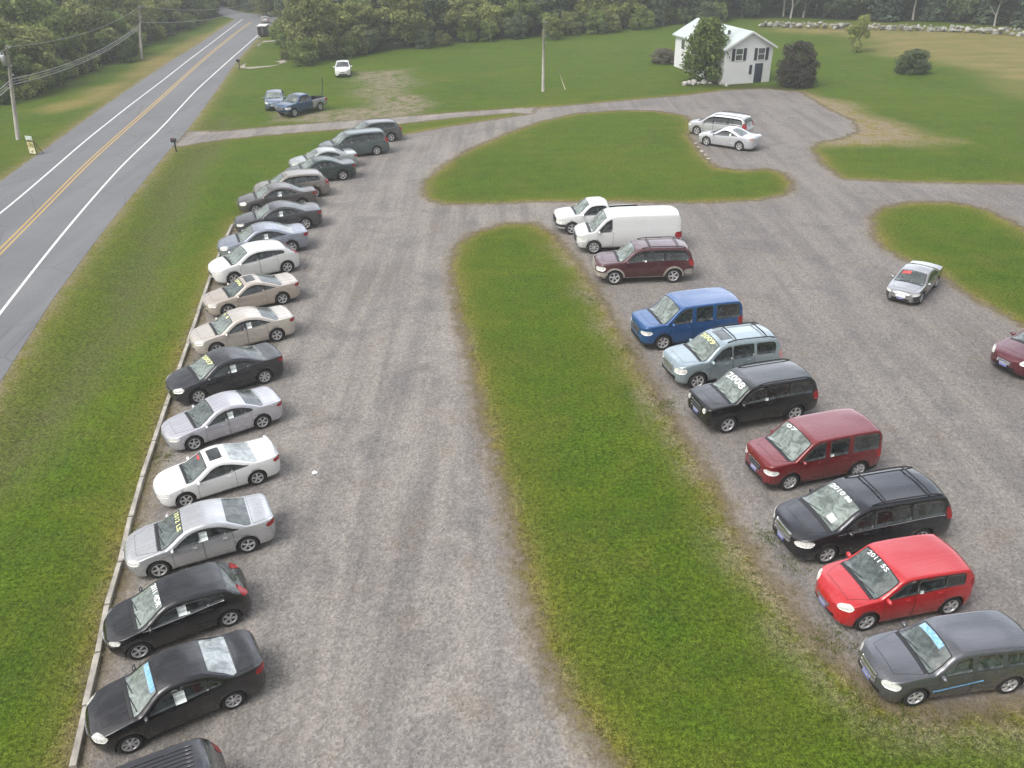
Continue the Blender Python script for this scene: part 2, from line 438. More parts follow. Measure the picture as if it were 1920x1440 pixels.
class Body:
    def __init__(s, t):
        s.t = t
        s.L, s.W = t['L'], t['W']
        s.ftop = pchip(t['top']); s.fbelt = pchip(t['belt'])
        s.fplan = pchip(t['plan'] or [(0, .93), (.12, .98), (.3, 1), (.75, 1), (.9, .98), (1, .93)])
        s.xf = s.L / 2
        s.xw = (s.xf - t['fo'], s.xf - t['fo'] - t['wb'])
        s.build()

    def X(s, u): return s.xf - u * s.L

    def sec(s, u):
        t = s.t; L = s.L
        df, dr = u * L, (1 - u) * L
        Dy, py, Dz, pz = t['Df']; Ey, qy, Ez, qz = t['Dr']
        ey = se(df, Dy, py) * se(dr, Ey, qy)
        hw = s.W / 2 * s.fplan(u) * ey
        zt = s.ftop(u); zs = t['sill'] + .10 * max(0, 1 - df / .5) ** 2 + .10 * max(0, 1 - dr / .5) ** 2
        for d_, D_, p_, zn in ((df, Dz, pz, t['zn'][0]), (dr, Ez, qz, t['zn'][1])):
            e = se(d_, D_, p_)
            zn = min(zn, zt - .05)
            zt = zn + (zt - zn) * e; zs = zn + (zs - zn) * e
        zb = min(s.fbelt(u), zt - .05 * min(1, ey + .1))
        zb = max(zb, zs + (zt - zs) * .4)
        sl = abs(s.ftop(min(1, u + .01)) - s.ftop(max(0, u - .01))) / (.02 * L)
        cr = min(t.get('crown', .04) + min(.10, sl * .11), max(.004, (zt - zb) * .6))
        up = zt - cr - zb
        rc = min(t.get('rc', .085), up * .45)
        zside = zt - cr - rc
        yb = .965 * hw
        ys = max(yb - t['tumble'] * (zside - zb), yb * .5)
        yc = ys - min(rc * 1.25, ys * .4)
        return dict(hw=hw, zs=zs, zb=zb, yb=yb, ys=ys, zside=zside, yc=yc, ztc=zt - cr, zt=zt, rc=rc, cr=cr)

    G = [(0, .90), (.10, .955), (.24, .972), (.33, .992), (.62, 1.0), (.80, .988), (1, .965)]

    def half(s, u):
        q = s.sec(u); P = []
        P += [(0, q['zs']), (.45 * q['hw'], q['zs']), (.84 * q['hw'], q['zs'])]
        for a, g in s.G:
            P.append((q['hw'] * g, q['zs'] + (q['zb'] - q['zs']) * a))
        for a in (.06, .35, .7, 1):
            P.append((q['yb'] + (q['ys'] - q['yb']) * a, q['zb'] + (q['zside'] - q['zb']) * a))
        for a in (30, 60, 90):
            P.append((q['ys'] - (q['ys'] - q['yc']) * (1 - math.cos(R(a))), q['zside'] + q['rc'] * math.sin(R(a))))
        for f in (.85, .62, .4, .2, 0):
            P.append((q['yc'] * f, q['ztc'] + q['cr'] * (1 - f * f)))
        return P

    def build(s):
        L = s.L
        us = set()
        for d in (.002, .008, .02, .04, .065, .1, .14, .19, .25, .32, .4): us.add(d / L); us.add(1 - d / L)
        for k in range(13, 140): 
            u = k / 150
            if .4 / L < u < 1 - .4 / L: us.add(round(u, 4))
        us = sorted(us)
        keep = [us[0]]
        for u in us[1:]:
            if u - keep[-1] > .0009: keep.append(u)
        us = keep
        bm = bmesh.new(); rings = []
        for u in us:
            P = s.half(u); x = s.X(u)
            ring = [bm.verts.new((x, y, z)) for y, z in P]
            ring += [bm.verts.new((x, -y, z)) for y, z in reversed(P[1:-1])]
            rings.append(ring)
        n = len(rings[0])
        for a, b in zip(rings, rings[1:]):
            for k in range(n):
                bm.faces.new((a[k], b[k], b[(k + 1) % n], a[(k + 1) % n])).smooth = True
        bm.faces.new(rings[0]); bm.faces.new(list(reversed(rings[-1])))
        bmesh.ops.recalc_face_normals(bm, faces=bm.faces)
        bm.normal_update()
        s.bvh = BVHTree.FromBMesh(bm)
        s.bm = bm

    def cut(s, name, parent, mats, clad=None, two=False, shade_z=None):
        t = s.t
        me = bpy.data.meshes.new(name); s.bm.to_mesh(me); s.bm.free()
        o = link(name, me, parent)
        cb = bmesh.new()
        ra = t['r'] + ARCH
        for xw in s.xw:
            for sg in (1, -1):
                y0, y1 = sg * (s.W / 2 - .30), sg * (s.W / 2 + .15)
                vs0 = []; vs1 = []
                for k in range(32):
                    a = 2 * PI * k / 32
                    vs0.append(cb.verts.new((xw + ra * math.cos(a), y0, t['r'] + ra * math.sin(a) * 1.02)))
                    vs1.append(cb.verts.new((xw + ra * math.cos(a), y1, t['r'] + ra * math.sin(a) * 1.02)))
                for k in range(32):
                    cb.faces.new((vs0[k], vs0[(k + 1) % 32], vs1[(k + 1) % 32], vs1[k]))
                cb.faces.new(vs0); cb.faces.new(list(reversed(vs1)))
        if t.get('bed'):
            a, b = t['bed']
            box(cb, s.X(b), s.X(a), -(s.W / 2 - .14), s.W / 2 - .14, .62, 1.6)
        bmesh.ops.recalc_face_normals(cb, faces=cb.faces)
        cm = bpy.data.meshes.new('cutter'); cb.to_mesh(cm); cb.free()
        co = bpy.data.objects.new('cutter', cm); COL.objects.link(co)
        md = o.modifiers.new('arches', 'BOOLEAN'); md.operation = 'DIFFERENCE'; md.object = co; md.solver = 'EXACT'
        co.parent = parent
        dg = bpy.context.evaluated_depsgraph_get()
        ev = o.evaluated_get(dg)
        new = bpy.data.meshes.new_from_object(ev, depsgraph=dg)
        o.modifiers.clear(); o.data = new; new.name = name
        bpy.data.objects.remove(co); bpy.data.meshes.remove(cm); bpy.data.meshes.remove(me)
        new.materials.clear()
        for m in mats: new.materials.append(m)
        xb = (s.X(t['bed'][1]) - .01, s.X(t['bed'][0]) + .01) if t.get('bed') else None
        for p in new.polygons:
            c = p.center; mi = 0
            n_ = p.normal
            for xw in s.xw:
                if abs(c.y) < s.W / 2 + .1 and (c.x - xw) ** 2 + (c.z - t['r']) ** 2 < (ra * 1.025) ** 2 and abs(c.y) > s.W / 2 - .45 and (abs(n_.y) < .35 or abs(c.y) < s.W / 2 - .28):
                    mi = 1
            if n_.z < -.8: mi = 1
            if xb and xb[0] <= c.x <= xb[1] and abs(c.y) < s.W / 2 - .135 and c.z < 1.05: mi = 3
            if mi == 0 and clad and c.z < clad: mi = 2
            if mi == 0 and two and c.x < s.X(t['bed'][0] - .022): mi = 2
            if mi == 0 and shade_z and c.z < shade_z and abs(n_.y) > .55: mi = 2  # low side-facing faces take the painted shade colour
            p.material_index = mi
            p.use_smooth = (mi == 0 or mi == 2) and len(p.vertices) <= 6
        return o

    # ---- patches laid on the body by casting rays from inside / above
    def patch(s, bm, grid, off=.006, seam=0, mat=0, mirror=False, skirt=.012):
        H = []
        for row in grid:
            r_ = []
            for o, d in row:
                o = Vector(o); d = Vector(d).normalized()
                hit, nrm, _, _ = s.bvh.ray_cast(o, d)
                if hit is None: r_.append(None); continue
                r_.append((hit, nrm))
            H.append(r_)
        for sg in ((1, -1) if mirror else (1,)):
            V = []; K = []
            for r_ in H:
                v = []; k = []
                for h in r_:
                    if h is None: v.append(None); k.append(None); continue
                    p, n = h
                    a = p + n * off; b = p - n * skirt
                    v.append(bm.verts.new((a.x, a.y * sg, a.z))); k.append(b)
                V.append(v); K.append(k)
            ni, nj = len(V), len(V[0])
            for i in range(ni - 1):
                for j in range(nj - 1):
                    q = [V[i][j], V[i + 1][j], V[i + 1][j + 1], V[i][j + 1]]
                    if None in q: continue
                    if sg < 0: q.reverse()
                    try: f = bm.faces.new(q)
                    except ValueError: continue
                    f.smooth = True
                    f.material_index = 1 if seam and (i == 0 or j == 0 or i == ni - 2 or j == nj - 2) else mat
            if skirt:
                loop = [(i, 0) for i in range(ni)] + [(ni - 1, j) for j in range(1, nj)] + [(i, nj - 1) for i in range(ni - 2, -1, -1)] + [(0, j) for j in range(nj - 2, 0, -1)]
                bl = []
                for i, j in loop:
                    if V[i][j] is None: bl.append(None)
                    else:
                        b = K[i][j]; bl.append((V[i][j], bm.verts.new((b.x, b.y * sg, b.z))))
                for a, b in zip(bl, bl[1:] + bl[:1]):
                    if a is None or b is None: continue
                    q = [a[0], b[0], b[1], a[1]]
                    if sg < 0: q.reverse()
                    try: bm.faces.new(q).material_index = 1 if seam else mat
                    except ValueError: pass
        return bm

    def side_grid(s, cols, nz, sg=1):
        """cols: list of (x, z0, z1)"""
        return [[((x, 0, z0 + (z1 - z0) * j / nz), (0, sg, 0)) for j in range(nz + 1)] for x, z0, z1 in cols]

    def arch_z(s, x):
        ra = s.t['r'] + ARCH + .03
        z = 0
        for xw in s.xw:
            d = abs(x - xw)
            if d < ra: z = max(z, s.t['r'] + math.sqrt(ra * ra - d * d))
        return z

    def win_cols(s, u0, u1, n=16, slantR=0.0, margin=.028):
        cols = []
        for k in range(n + 1):
            f = k / n
            u = u0 + (u1 - u0) * f
            q = s.sec(u)
            zl = q['zb'] + .025
            du = .075 / s.L
            zh = min(s.sec(min(1, u + du))['zside'], s.sec(max(0, u - du))['zside'], q['zside']) - margin
            h = zh - zl
            if h < .015: continue
            # rounded corners at the two ends
            e = min(f, 1 - f) * (u1 - u0) * s.L
            if e < .05:
                c = .05 - math.sqrt(max(0, .05 ** 2 - (.05 - e) ** 2))
                c = min(c, h * .4); zl += c * .7; zh -= c * .7
            cols.append((s.X(u), zl, zh))
        return cols

    def az_grid(s, cx, cy, a0, a1, za, zb_, n=9, nz=5, rear=False, sg=1, round_=.3):
        g = []
        for k in range(n + 1):
            f = k / n
            a = R(a0 + (a1 - a0) * f)
            z0 = za[0] + (zb_[0] - za[0]) * f; z1 = za[1] + (zb_[1] - za[1]) * f
            m, h = (z0 + z1) / 2, (z1 - z0) / 2
            ee = min(f, 1 - f)
            if ee < round_: h *= max(.25, math.sqrt(max(0, 1 - (1 - ee / round_) ** 2)))
            dx = math.cos(a) * (-1 if rear else 1)
            g.append([((cx, cy * sg, m - h + 2 * h * j / nz), (dx, math.sin(a) * sg, 0)) for j in range(nz + 1)])
        return g


def text_mesh(body, s, x0, x1, y0, y1, z=3.0):
    """hand-painted characters laid on the windshield: y0..y1 across, x0..x1 along (x1 = upper edge)"""
    cu = bpy.data.curves.new('t', 'FONT'); cu.body = s; cu.size = 1.0; cu.resolution_u = 2
    cu.offset = .018
    to = bpy.data.objects.new('t', cu); COL.objects.link(to)
    dg = bpy.context.evaluated_depsgraph_get()
    me = bpy.data.meshes.new_from_object(to.evaluated_get(dg), depsgraph=dg)
    bm = bmesh.new(); bm.from_mesh(me)
    bpy.data.objects.remove(to); bpy.data.curves.remove(cu); bpy.data.meshes.remove(me)
    bmesh.ops.triangulate(bm, faces=bm.faces)
    bmesh.ops.subdivide_edges(bm, edges=[e for e in bm.edges if e.calc_length() > .25], cuts=1)
    xs = [v.co.x for v in bm.verts]; ys = [v.co.y for v in bm.verts]
    ax, bx, ay, by = min(xs), max(xs), min(ys), max(ys)
    dead = []
    for v in bm.verts:
        fy = (v.co.x - ax) / (bx - ax); fx = (v.co.y - ay) / (by - ay)
        y = y0 + (y1 - y0) * fy; x = x0 + (x1 - x0) * fx
        h, n, _, _ = body.bvh.ray_cast(Vector((x, y, z)), Vector((0, 0, -1)))
        if h is None: dead.append(v); continue
        v.co = h + n * .013
    if dead: bmesh.ops.delete(bm, geom=dead, context='VERTS')
    return bm


def car(name, label, cat, typ, pf, pr, col, metal=.4, scale=None, group=None, rim=5, ws=None, side=None, clad=None, clad_mat=None,
        rails=False, bars=False, sticker=None, lettering=None, sunroof=False, far=False, belt_chrome=False, plate=None, tail=None, grille_mat=None,
        steel=False, rw=None, flare=None, bumper=None, rough=.3, upper=None, yaw=None, ribs=False, stripe=None, k=1.0, two_tone=None, side_shade=None, roundlamp=False):
    t = TYPES[typ]
    B = Body(t)
    A = gp(*pf); C_ = gp(*pr)
    d = (A - C_); wbm = d.length
    sca = (scale or min(1.1, max(.88, wbm / t['wb']))) * k
    ang = math.atan2(d.y, d.x) if yaw is None else R(yaw)
    fx = Vector((math.cos(ang), math.sin(ang), 0)); fy = Vector((-math.sin(ang), math.cos(ang), 0))
    # wheel contact on the side that shows -> centre of the car
    track = t['W'] / 2 - .10
    lx = (B.xw[0] + B.xw[1]) / 2
    if yaw is None:
        mid = (A + C_) / 2
    else:
        mid = C_ + fx * (t['wb'] / 2 * sca)
    o_side = 1   # the left side of the car is +y
    loc = mid - fx * (lx * sca) - fy * (track * sca)
    root = thing(name, label, cat, (loc.x, loc.y, .012), ang, group, sca)
    mp = col if isinstance(col, bpy.types.Material) else paint('paint_%s_%d' % (name, len(MATS)), col, metal, rough)
    cm = clad_mat or M_TRIM
    q5 = B.sec(.5)
    X = B.X
    # ---------- windows
    ms = side or M_SIDE
    sd = t['side']
    pillar = t.get('pillars') != 'body'
    bmT = bmesh.new()
    if pillar and len(sd) > 1 and not far:
        B.patch(bmT, B.side_grid(B.win_cols(sd[0][0], sd[-1][1], 26, margin=.016), 4), .003, mirror=True)
    trim_bm = bmT
    wins = []
    for (a, b) in sd:
        for sg in (1, -1):
            bm = bmesh.new()
            cols = B.win_cols(a, b)
            if len(cols) > 2:
                B.patch(bm, B.side_grid(cols, 4, sg), .008)
                wins.append(bm)
            else: bm.free()
    # ---------- windshield (rays from above); frit border
    def topgrid(u0, u1, wfun, nu=10, nv=12, edge=.009):
        g = []
        th = edge / t['L']
        fs = [i / nu for i in range(nu + 1)]
        k = th / abs(u1 - u0)
        fs = [0, k] + fs[1:-1] + [1 - k, 1]
        for f in fs:
            u = u0 + (u1 - u0) * f
            w = max(.02, wfun(u, f))
            js = [j / nv * 2 - 1 for j in range(nv + 1)]
            e_ = 1 - edge / w
            js = [-1, -e_] + js[1:-1] + [e_, 1]
            g.append([((X(u), w * j, 3), (0, 0, -1)) for j in js])
        return g
    u0, u1 = t['ws']
    wsm = ws or M_WS
    bmW = bmesh.new()
    du = .035 / t['L']
    def wsw(u, f):
        q = B.sec(u); w = q['yc'] - .015
        return min(w, B.sec(u1)['yc'] + (q5['yb'] - .10 - B.sec(u1)['yc']) * (1 - f))
    B.patch(bmW, topgrid(u0 - .012, u1, wsw, edge=.028), .006, seam=1)
    bmC = bmesh.new()
    B.patch(bmC, topgrid(u0 - .030, u0 - .011, lambda u, f: wsw(u0, 0) * .96, 2, 10), .0055)
    wip = []
    for y0, y1 in ((.08, .60), (-.50, .02)):
        bm = bmesh.new(); wip.append(bm)
        pts = []
        for k_ in range(6):
            f = k_ / 5
            h_, n_, _, _ = B.bvh.ray_cast(Vector((X(u0 - .006 + .022 * f), y0 + (y1 - y0) * f, 3)), Vector((0, 0, -1)))
            if h_ is not None: pts.append(h_ + n_ * .022)
        if len(pts) > 2: tube(bm, pts, .010, 4)
    # ---------- rear window
    bmR = None
    if t['rw']:
        a, b = t['rw']
        bmR = bmesh.new()
        def rww(u, f):
            q = B.sec(u); w = q['yc'] - .03
            if f < .12: w -= .03
            if f > .88: w -= .05
            return w
        B.patch(bmR, topgrid(a, b, rww, 8, 12), .006)
    # ---------- hood, boot lid, doors
    bmH = bmesh.new()
    nose = .085
    def hw_(u, f):
        return min(B.sec(u)['yc'] * .93, q5['yb'] * (.62 + .24 * f))
    B.patch(bmH, topgrid(nose, u0 - .032, hw_, 10, 10), .0035, seam=1)
    bmB = None
    if t['rw'] and t['rw'][1] < .86:
        bmB = bmesh.new()
        B.patch(bmB, topgrid(t['rw'][1] + .012, .975, lambda u, f: B.sec(u)['yc'] * (.9 if f < .8 else .85), 7, 10), .004, seam=1)
    doors = []
    if not far:
        for (a, b) in t['doors']:
            for sg in (1, -1):
                cols = []
                us = [a, a + .0022] + [a + (b - a) * k / 10 for k in range(1, 10)] + [b - .0022, b]
                for u in us:
                    q = B.sec(u)
                    z0 = max(q['zs'] + .07, B.arch_z(X(u)) + .03)
                    cols.append((X(u), z0, q['zb'] + .012))
                bm = bmesh.new()
                g = []
                for x, z0, z1 in cols:
                    zz = [z0, z0 + .008] + [z0 + (z1 - z0) * k / 7 for k in range(1, 7)] + [z1 - .008, z1]
                    g.append([((x, 0, z), (0, sg, 0)) for z in zz])
                B.patch(bm, g, .004, seam=1)
                uh = b - .045
                q = B.sec(uh)
                hb = bmesh.new()
                zc = q['zb'] - .11
                B.patch(hb, [[((X(uh) + dx, 0, zc + dz), (0, sg, 0)) for dz in (-.016, .016)] for dx in (.10, .06, .0, -.04)], .03)
                doors.append((bm, hb))
    # ---------- lights, grille, plate
    zh = t['head']
    hl = []
    for sg in (1, -1):
        bm = bmesh.new()
        if roundlamp:
            B.patch(bm, [[((0, sg * .56 + r_ * math.cos(a), .90 + r_ * math.sin(a)), (1, 0, 0)) for r_ in (.004, .05, .095)] for a in np.linspace(0, 2 * PI, 15)], .02)
        else:
            B.patch(bm, B.az_grid(X(.17), .22, 24, 62, (zh[0], zh[1]), (zh[2], zh[3]), sg=sg), .012)
        hl.append(bm)
    tl = []
    za, zb_ = t['tail']
    for sg in (1, -1):
        bm = bmesh.new()
        B.patch(bm, B.az_grid(X(.87), .28, 30, 66, (za, zb_), (za + .03, zb_ - .02), rear=True, sg=sg, round_=.2), .010)
        tl.append(bm)
    gw, gz0, gz1 = t['grille']
    bmG = bmesh.new()
    ngr = 9
    B.patch(bmG, [[((0, y, gz0 + (gz1 - gz0) * j / ngr), (1, 0, 0)) for j in range(ngr + 1)] for y in np.linspace(-gw, gw, 13)], .008)
    for f in bmG.faces:
        f.material_index = 0
    # chrome bars across the grille
    for j in (0, 1):
        pass
    bmGb = bmesh.new()
    for zz in (gz0 + .015, (gz0 + gz1) / 2, gz1 - .015):
        B.patch(bmGb, [[((0, y, zz + dz), (1, 0, 0)) for dz in (-.014, .014)] for y in np.linspace(-gw, gw, 11)], .02)
    bmI = bmesh.new()
    zi0 = t['sill'] + .13; zi1 = min(gz0 - .08, t['sill'] + .28)
    B.patch(bmI, [[((0, y, z), (1, 0, 0)) for z in np.linspace(zi0, zi1, 4)] for y in np.linspace(-gw - .18, gw + .18, 11)], .006)
    bmP = None
    if plate:
        bmP = bmesh.new()
        zp = (gz0 + zi1) / 2 + .01
        B.patch(bmP, [[((0, y, z), (1, 0, 0)) for z in (zp - .075, zp, zp + .075)] for y in (-.155, -.05, .05, .155)], .03)
        for f in bmP.faces:
            if f.calc_center_median().z < zp - .03 or f.calc_center_median().z > zp + .05: f.material_index = 1
    # stickers in the side windows
    st = []
    if sticker:
        for (us, dz, w, h, sg) in sticker:
            q = B.sec(us); zc = q['zb'] + dz
            bm = bmesh.new()
            B.patch(bm, [[((X(us) + dx * w / 2, 0, zc + dz_ * h / 2), (0, sg, 0)) for dz_ in (-1, -.3, .3, 1)] for dx in (1, .4, -.4, -1)], .014)
            for i, f in enumerate(bm.faces):
                if i in (1, 4, 7) and h > .15: f.material_index = 1
            st.append(bm)
    # windshield paint
    lt = []
    if lettering:
        for (s_, f0, f1, ya, yb2, c) in lettering:
            U = lambda f: X(u0 + (u1 - u0) * f)
            if s_ is None:
                bm = bmesh.new()
                B.patch(bm, [[((U(f0 + (f1 - f0) * i / 3), ya + (yb2 - ya) * j / 8, 3), (0, 0, -1)) for j in range(9)] for i in range(4)], .010)
            else:
                bm = text_mesh(B, s_, U(f0), U(f1), ya, yb2)
            lt.append((bm, c))
    # sunroof, cap rails, bars
    bmS = None
    if sunroof:
        a = u1 + .035; b = a + .10
        bmS = bmesh.new()
        B.patch(bmS, topgrid(a, b, lambda u, f: .40 if .05 < f < .95 else .37, 6, 8), .006)
    bmRail = None
    if rails or bars:
        ra, rb = u1 + .07, min(.90, sd[-1][1] + .01)
        bmRail = bmesh.new()
        if rails:
            for sg in (1, -1):
                pts = []
                for k in range(9):
                    u = ra + (rb - ra) * k / 8
                    q = B.sec(u)
                    pts.append((X(u), sg * (q['yc'] + .01), q['ztc'] + .012 + (.045 if 0 < k < 8 else 0)))
                tube(bmRail, pts, .022, 6)
        if bars:
            for u in (ra + (rb - ra) * .18, ra + (rb - ra) * .82):
                q = B.sec(u)
                tube(bmRail, [(X(u), sg * (q['yc'] + .0), q['ztc'] + .055 + (.05 if abs(sg) < .9 else 0)) for sg in (-1, -.6, 0, .6, 1)], .024, 6)
    bmRib = None
    if ribs:
        bmRib = bmesh.new()
        for k in range(-4, 5):
            y = k * .12
            B.patch(bmRib, [[((X(u), y + dy, 3), (0, 0, -1)) for dy in (-.018, .018)] for u in np.linspace(u1 + .05, .86, 10)], .016)
    flares = []
    if flare:
        ra_ = t['r'] + ARCH
        for xw in B.xw:
            for sg in (1, -1):
                g = []; bmF = bmesh.new(); flares.append(bmF)
                for k in range(15):
                    a = R(-8 + 196 * k / 14)
                    g.append([((xw + (ra_ + dr) * math.cos(a), 0, t['r'] + (ra_ + dr) * math.sin(a) * 1.02), (0, sg, 0)) for dr in (.004, .04, .085)])
                B.patch(bmF, g, .03, skirt=.03)
    bmBp = None
    if bumper:
        bmBp = bmesh.new()
        B.patch(bmBp, B.az_grid(X(.2), 0, -66, 66, (t['sill'] + .13, gz0 - .04), (t['sill'] + .13, gz0 - .04), n=24, round_=.03), .01)
        B.patch(bmBp, B.az_grid(X(.8), 0, -66, 66, (t['sill'] + .13, za - .14), (t['sill'] + .13, za - .14), n=24, rear=True, round_=.03), .01)
    chs = []
    if belt_chrome:
        for sg in (1, -1):
            bmCh = bmesh.new(); chs.append(bmCh)
            B.patch(bmCh, [[((X(u), 0, B.sec(u)['zb'] + dz), (0, sg, 0)) for dz in (-.004, .022)] for u in np.linspace(sd[0][0], sd[-1][1], 18)], .012)
    strs = []
    if stripe:
        (ua, za_, ub, zb2, hgt) = stripe[:5]
        for sg in (1, -1):
            bmSt = bmesh.new(); strs.append(bmSt)
            B.patch(bmSt, [[((X(ua + (ub - ua) * k / 12), 0, za_ + (zb2 - za_) * k / 12 + dz), (0, sg, 0)) for dz in (-hgt, hgt)] for k in range(13)], .012)
    bmSp = None
    if t.get('spoiler'):
        bmSp = bmesh.new()
        q = B.sec(.955)
        pts = [(X(.945) - .03 * (1 - abs(k)) , q['yc'] * k * .95, q['zt'] + (.10 if abs(k) < .95 else .0) ) for k in (-1, -.93, -.6, 0, .6, .93, 1)]
        tube(bmSp, pts, [.03, .04, .05, .055, .05, .04, .03], 8)
        bmesh.ops.scale(bmSp, vec=(1.6, 1, .55), verts=bmSp.verts, space=Matrix.Translation((-X(.945), 0, -(q['zt'] + .1))))

    # ---------- body with wheel openings
    B.cut('body', root, [mp, M_WELL, two_tone or side_shade or cm, M_BED], clad, bool(two_tone), .86 if side_shade else None)
    P = lambda n_, bm, m: obj(n_, bm, m, root)
    if len(trim_bm.verts): P('window_trim', trim_bm, M_TRIM)
    else: trim_bm.free()
    for bm in wins: P('side_window', bm, ms)
    P('windshield', bmW, [wsm, M_TRIM])
    P('cowl', bmC, M_TRIM)
    if not far:
        for bm in wip: P('wiper', bm, M_TRIM)
    if bmR: P('rear_window', bmR, rw or M_WSD)
    P('hood', bmH, [mp, M_SEAM])
    if bmB: P('boot_lid', bmB, [mp, M_SEAM])
    for bm, hb in doors:
        dd = P('door', bm, [mp, M_SEAM])
        obj('handle', hb, mp, dd)
    for bm in hl: P('headlight', bm, M_HEAD)
    for bm in tl: P('taillight', bm, tail or M_TAIL)
    gr = P('grille', bmG, grille_mat or M_TRIM)
    if grille_mat is not mp: obj('grille_bar', bmGb, M_CHROME if not bumper else cm, gr)
    else: bmGb.free()
    P('lower_intake', bmI, M_TRIM)
    if bmP: P('number_plate', bmP, [M_PLATE, M_PLATEB])
    for bm in st: P('window_sticker', bm, [M_PAPER, M_PAPERG])
    for bm, c in lt: P('painted_lettering', bm, c)
    if bmS: P('sunroof', bmS, M_SIDE)
    if bmRail: P('roof_rack', bmRail, M_TRIM)
    if bmRib: P('roof_ribs', bmRib, mp)
    for bm in flares: P('wheel_arch_flare', bm, cm)
    if bmBp: P('bumper', bmBp, bumper)
    for bm in chs: P('belt_moulding', bm, M_CHROME)
    for bm in strs: P('side_stripe', bm, stripe[5])
    if bmSp: P('spoiler', bmSp, mp)
    # mirrors
    for sg in (1, -1):
        um = t['doors'][0][0] + .012
        q = B.sec(um)
        bm = bmesh.new()
        bmesh.ops.create_icosphere(bm, subdivisions=2, radius=1)
        bmesh.ops.scale(bm, vec=(.075, .115, .075), verts=bm.verts)
        for v in bm.verts:
            if v.co.x < -.03: v.co.x = -.03
        bmesh.ops.translate(bm, vec=(X(um), sg * (q['yb'] + .095), q['zb'] + .07), verts=bm.verts)
        box(bm, X(um) - .02, X(um) + .03, min(sg * (q['yb'] - .02), sg * (q['yb'] + .06)), max(sg * (q['yb'] - .02), sg * (q['yb'] + .06)), q['zb'] + .02, q['zb'] + .055)
        for f in bm.faces: f.smooth = True
        P('wing_mirror', bm, mp)
    # wheels
    for xw in B.xw:
        for sg in (1, -1):
            w = link('wheel', TYRE, root)
            w.location = (xw, sg * (t['W'] / 2 - .125), t['r'])
            k = t['r'] / .32
            a = random.uniform(0, 6)
            w.rotation_euler = (0, a, 0 if sg > 0 else PI)
            w.scale = (k, 1.0, k)
            link('rim', RIMS[rim], w)
    return root


# ------------------------------------------------------------------ the vehicles
BLUEP = plain('blue_window_paint', (.16, .42, .72), .5)
BLUEF = plain('pale_blue_film', (.30, .50, .66), .4, 0, .3, 12)
WHITEP = plain('white_window_paint', (.80, .82, .82), .5)
YELP = plain('yellow_window_paint', (.72, .74, .34), .5)
REDP = plain('red_window_paint', (.50, .07, .07), .5)
GREENP = plain('green_window_paint', (.45, .62, .12), .5)
BLACK = (.006, .006, .0085)
GL = 'cars nosed up to the timber along the road side'
GR = 'vehicles in the row on the right of the grass strip'
SILVER = (.46, .47, .50); WHITE = (.72, .73, .72); BEIGE = (.55, .51, .45)

car('parked_sport_utility', 'dark grey vehicle with a ribbed roof cut off by the bottom edge of the photo', 'car', 'suv', (160, 1665), (361, 1580), (.035, .035, .042), .3, group=GL, ribs=True)
car('parked_sedan', 'black compact sedan nearest the bottom left with blue paint across its windshield', 'car', 'sedan_small', (250, 1408), (441, 1326), BLACK, .1, group=GL, rim=7, ws=M_WSL, rw=M_RWL,
    sticker=[(.50, .16, .26, .30, 1)], lettering=[(None, .74, .95, -.50, .50, BLUEF), ('1,488', .76, .96, -.46, .46, BLUEP)])
car('parked_hatchback', 'black small hatchback with white painted letters across its windshield', 'car', 'hatch', (266, 1234), (434, 1172), BLACK, .1, group=GL, rim=10, ws=M_WSL, belt_chrome=True,
    sticker=[(.52, .17, .24, .26, 1), (.55, .06, .14, .07, 1)], lettering=[('2011 4DR', .76, .96, -.50, .50, WHITEP)])
car('parked_sedan', 'silver sedan with yellow painted letters along its windshield', 'car', 'sedan', (303, 1082), (468, 1035), (.50, .51, .52), .55, group=GL, rim=5,
    sticker=[(.515, .17, .24, .28, 1), (.50, .06, .14, .07, 1)], lettering=[('2012 LS', .76, .96, -.52, .50, YELP)], grille_mat=None)
car('parked_coupe', 'white two-door coupe with an open dark sunroof and a rear spoiler', 'car', 'coupe', (352, 950), (485, 908), WHITE, 0, group=GL, rim=5, sunroof=True, rw=M_RWL,
    lettering=[(None, .74, .86, -.50, -.05, REDP)])
car('parked_sedan', 'light silver sedan just beyond the white coupe with the sunroof', 'car', 'sedan_long', (367, 844), (494, 803), (.52, .52, .56), .45, group=GL, rim=5,
    sticker=[(.53, .16, .22, .26, 1)])
car('parked_sedan', 'dark charcoal sedan with a yellow paint strip on its windshield and red tail light', 'car', 'sedan', (375, 756), (498, 719), (.030, .030, .036), .3, group=GL, rim=7, ws=M_WSL,
    sticker=[(.53, .14, .22, .28, 1)], lettering=[('2007', .70, .96, -.52, .45, YELP)])
car('parked_sedan', 'champagne sedan with a white paper in its rear door beside the charcoal sedan', 'car', 'sedan', (409, 667), (521, 640), BEIGE, .3, group=GL, rim=10, ws=M_WSL,
    sticker=[(.535, .16, .22, .26, 1)], lettering=[('11', .78, .96, -.5, .1, YELP)])
car('parked_coupe', 'tan coupe with a tinted sunroof panel parked between two pale cars', 'car', 'coupe_plain', (430, 594), (531, 571), (.50, .44, .38), .35, group=GL, rim=5, sunroof=True,
    lettering=[('2008', .74, .95, -.5, .4, YELP)])
car('parked_hatchback', 'white five-door hatchback between the tan coupe and a blue grey sedan', 'car', 'hatch_mid', (441, 534), (540, 512), WHITE, .05, group=GL, rim=5, ws=M_WSL)
car('parked_sedan', 'blue grey sedan with a red tail light beside the white hatchback', 'car', 'sedan', (450, 489), (549, 474), (.30, .33, .39), .5, group=GL, rim=10, ws=M_WSL,
    sticker=[(.52, .15, .2, .24, 1)], rw=M_RWL)
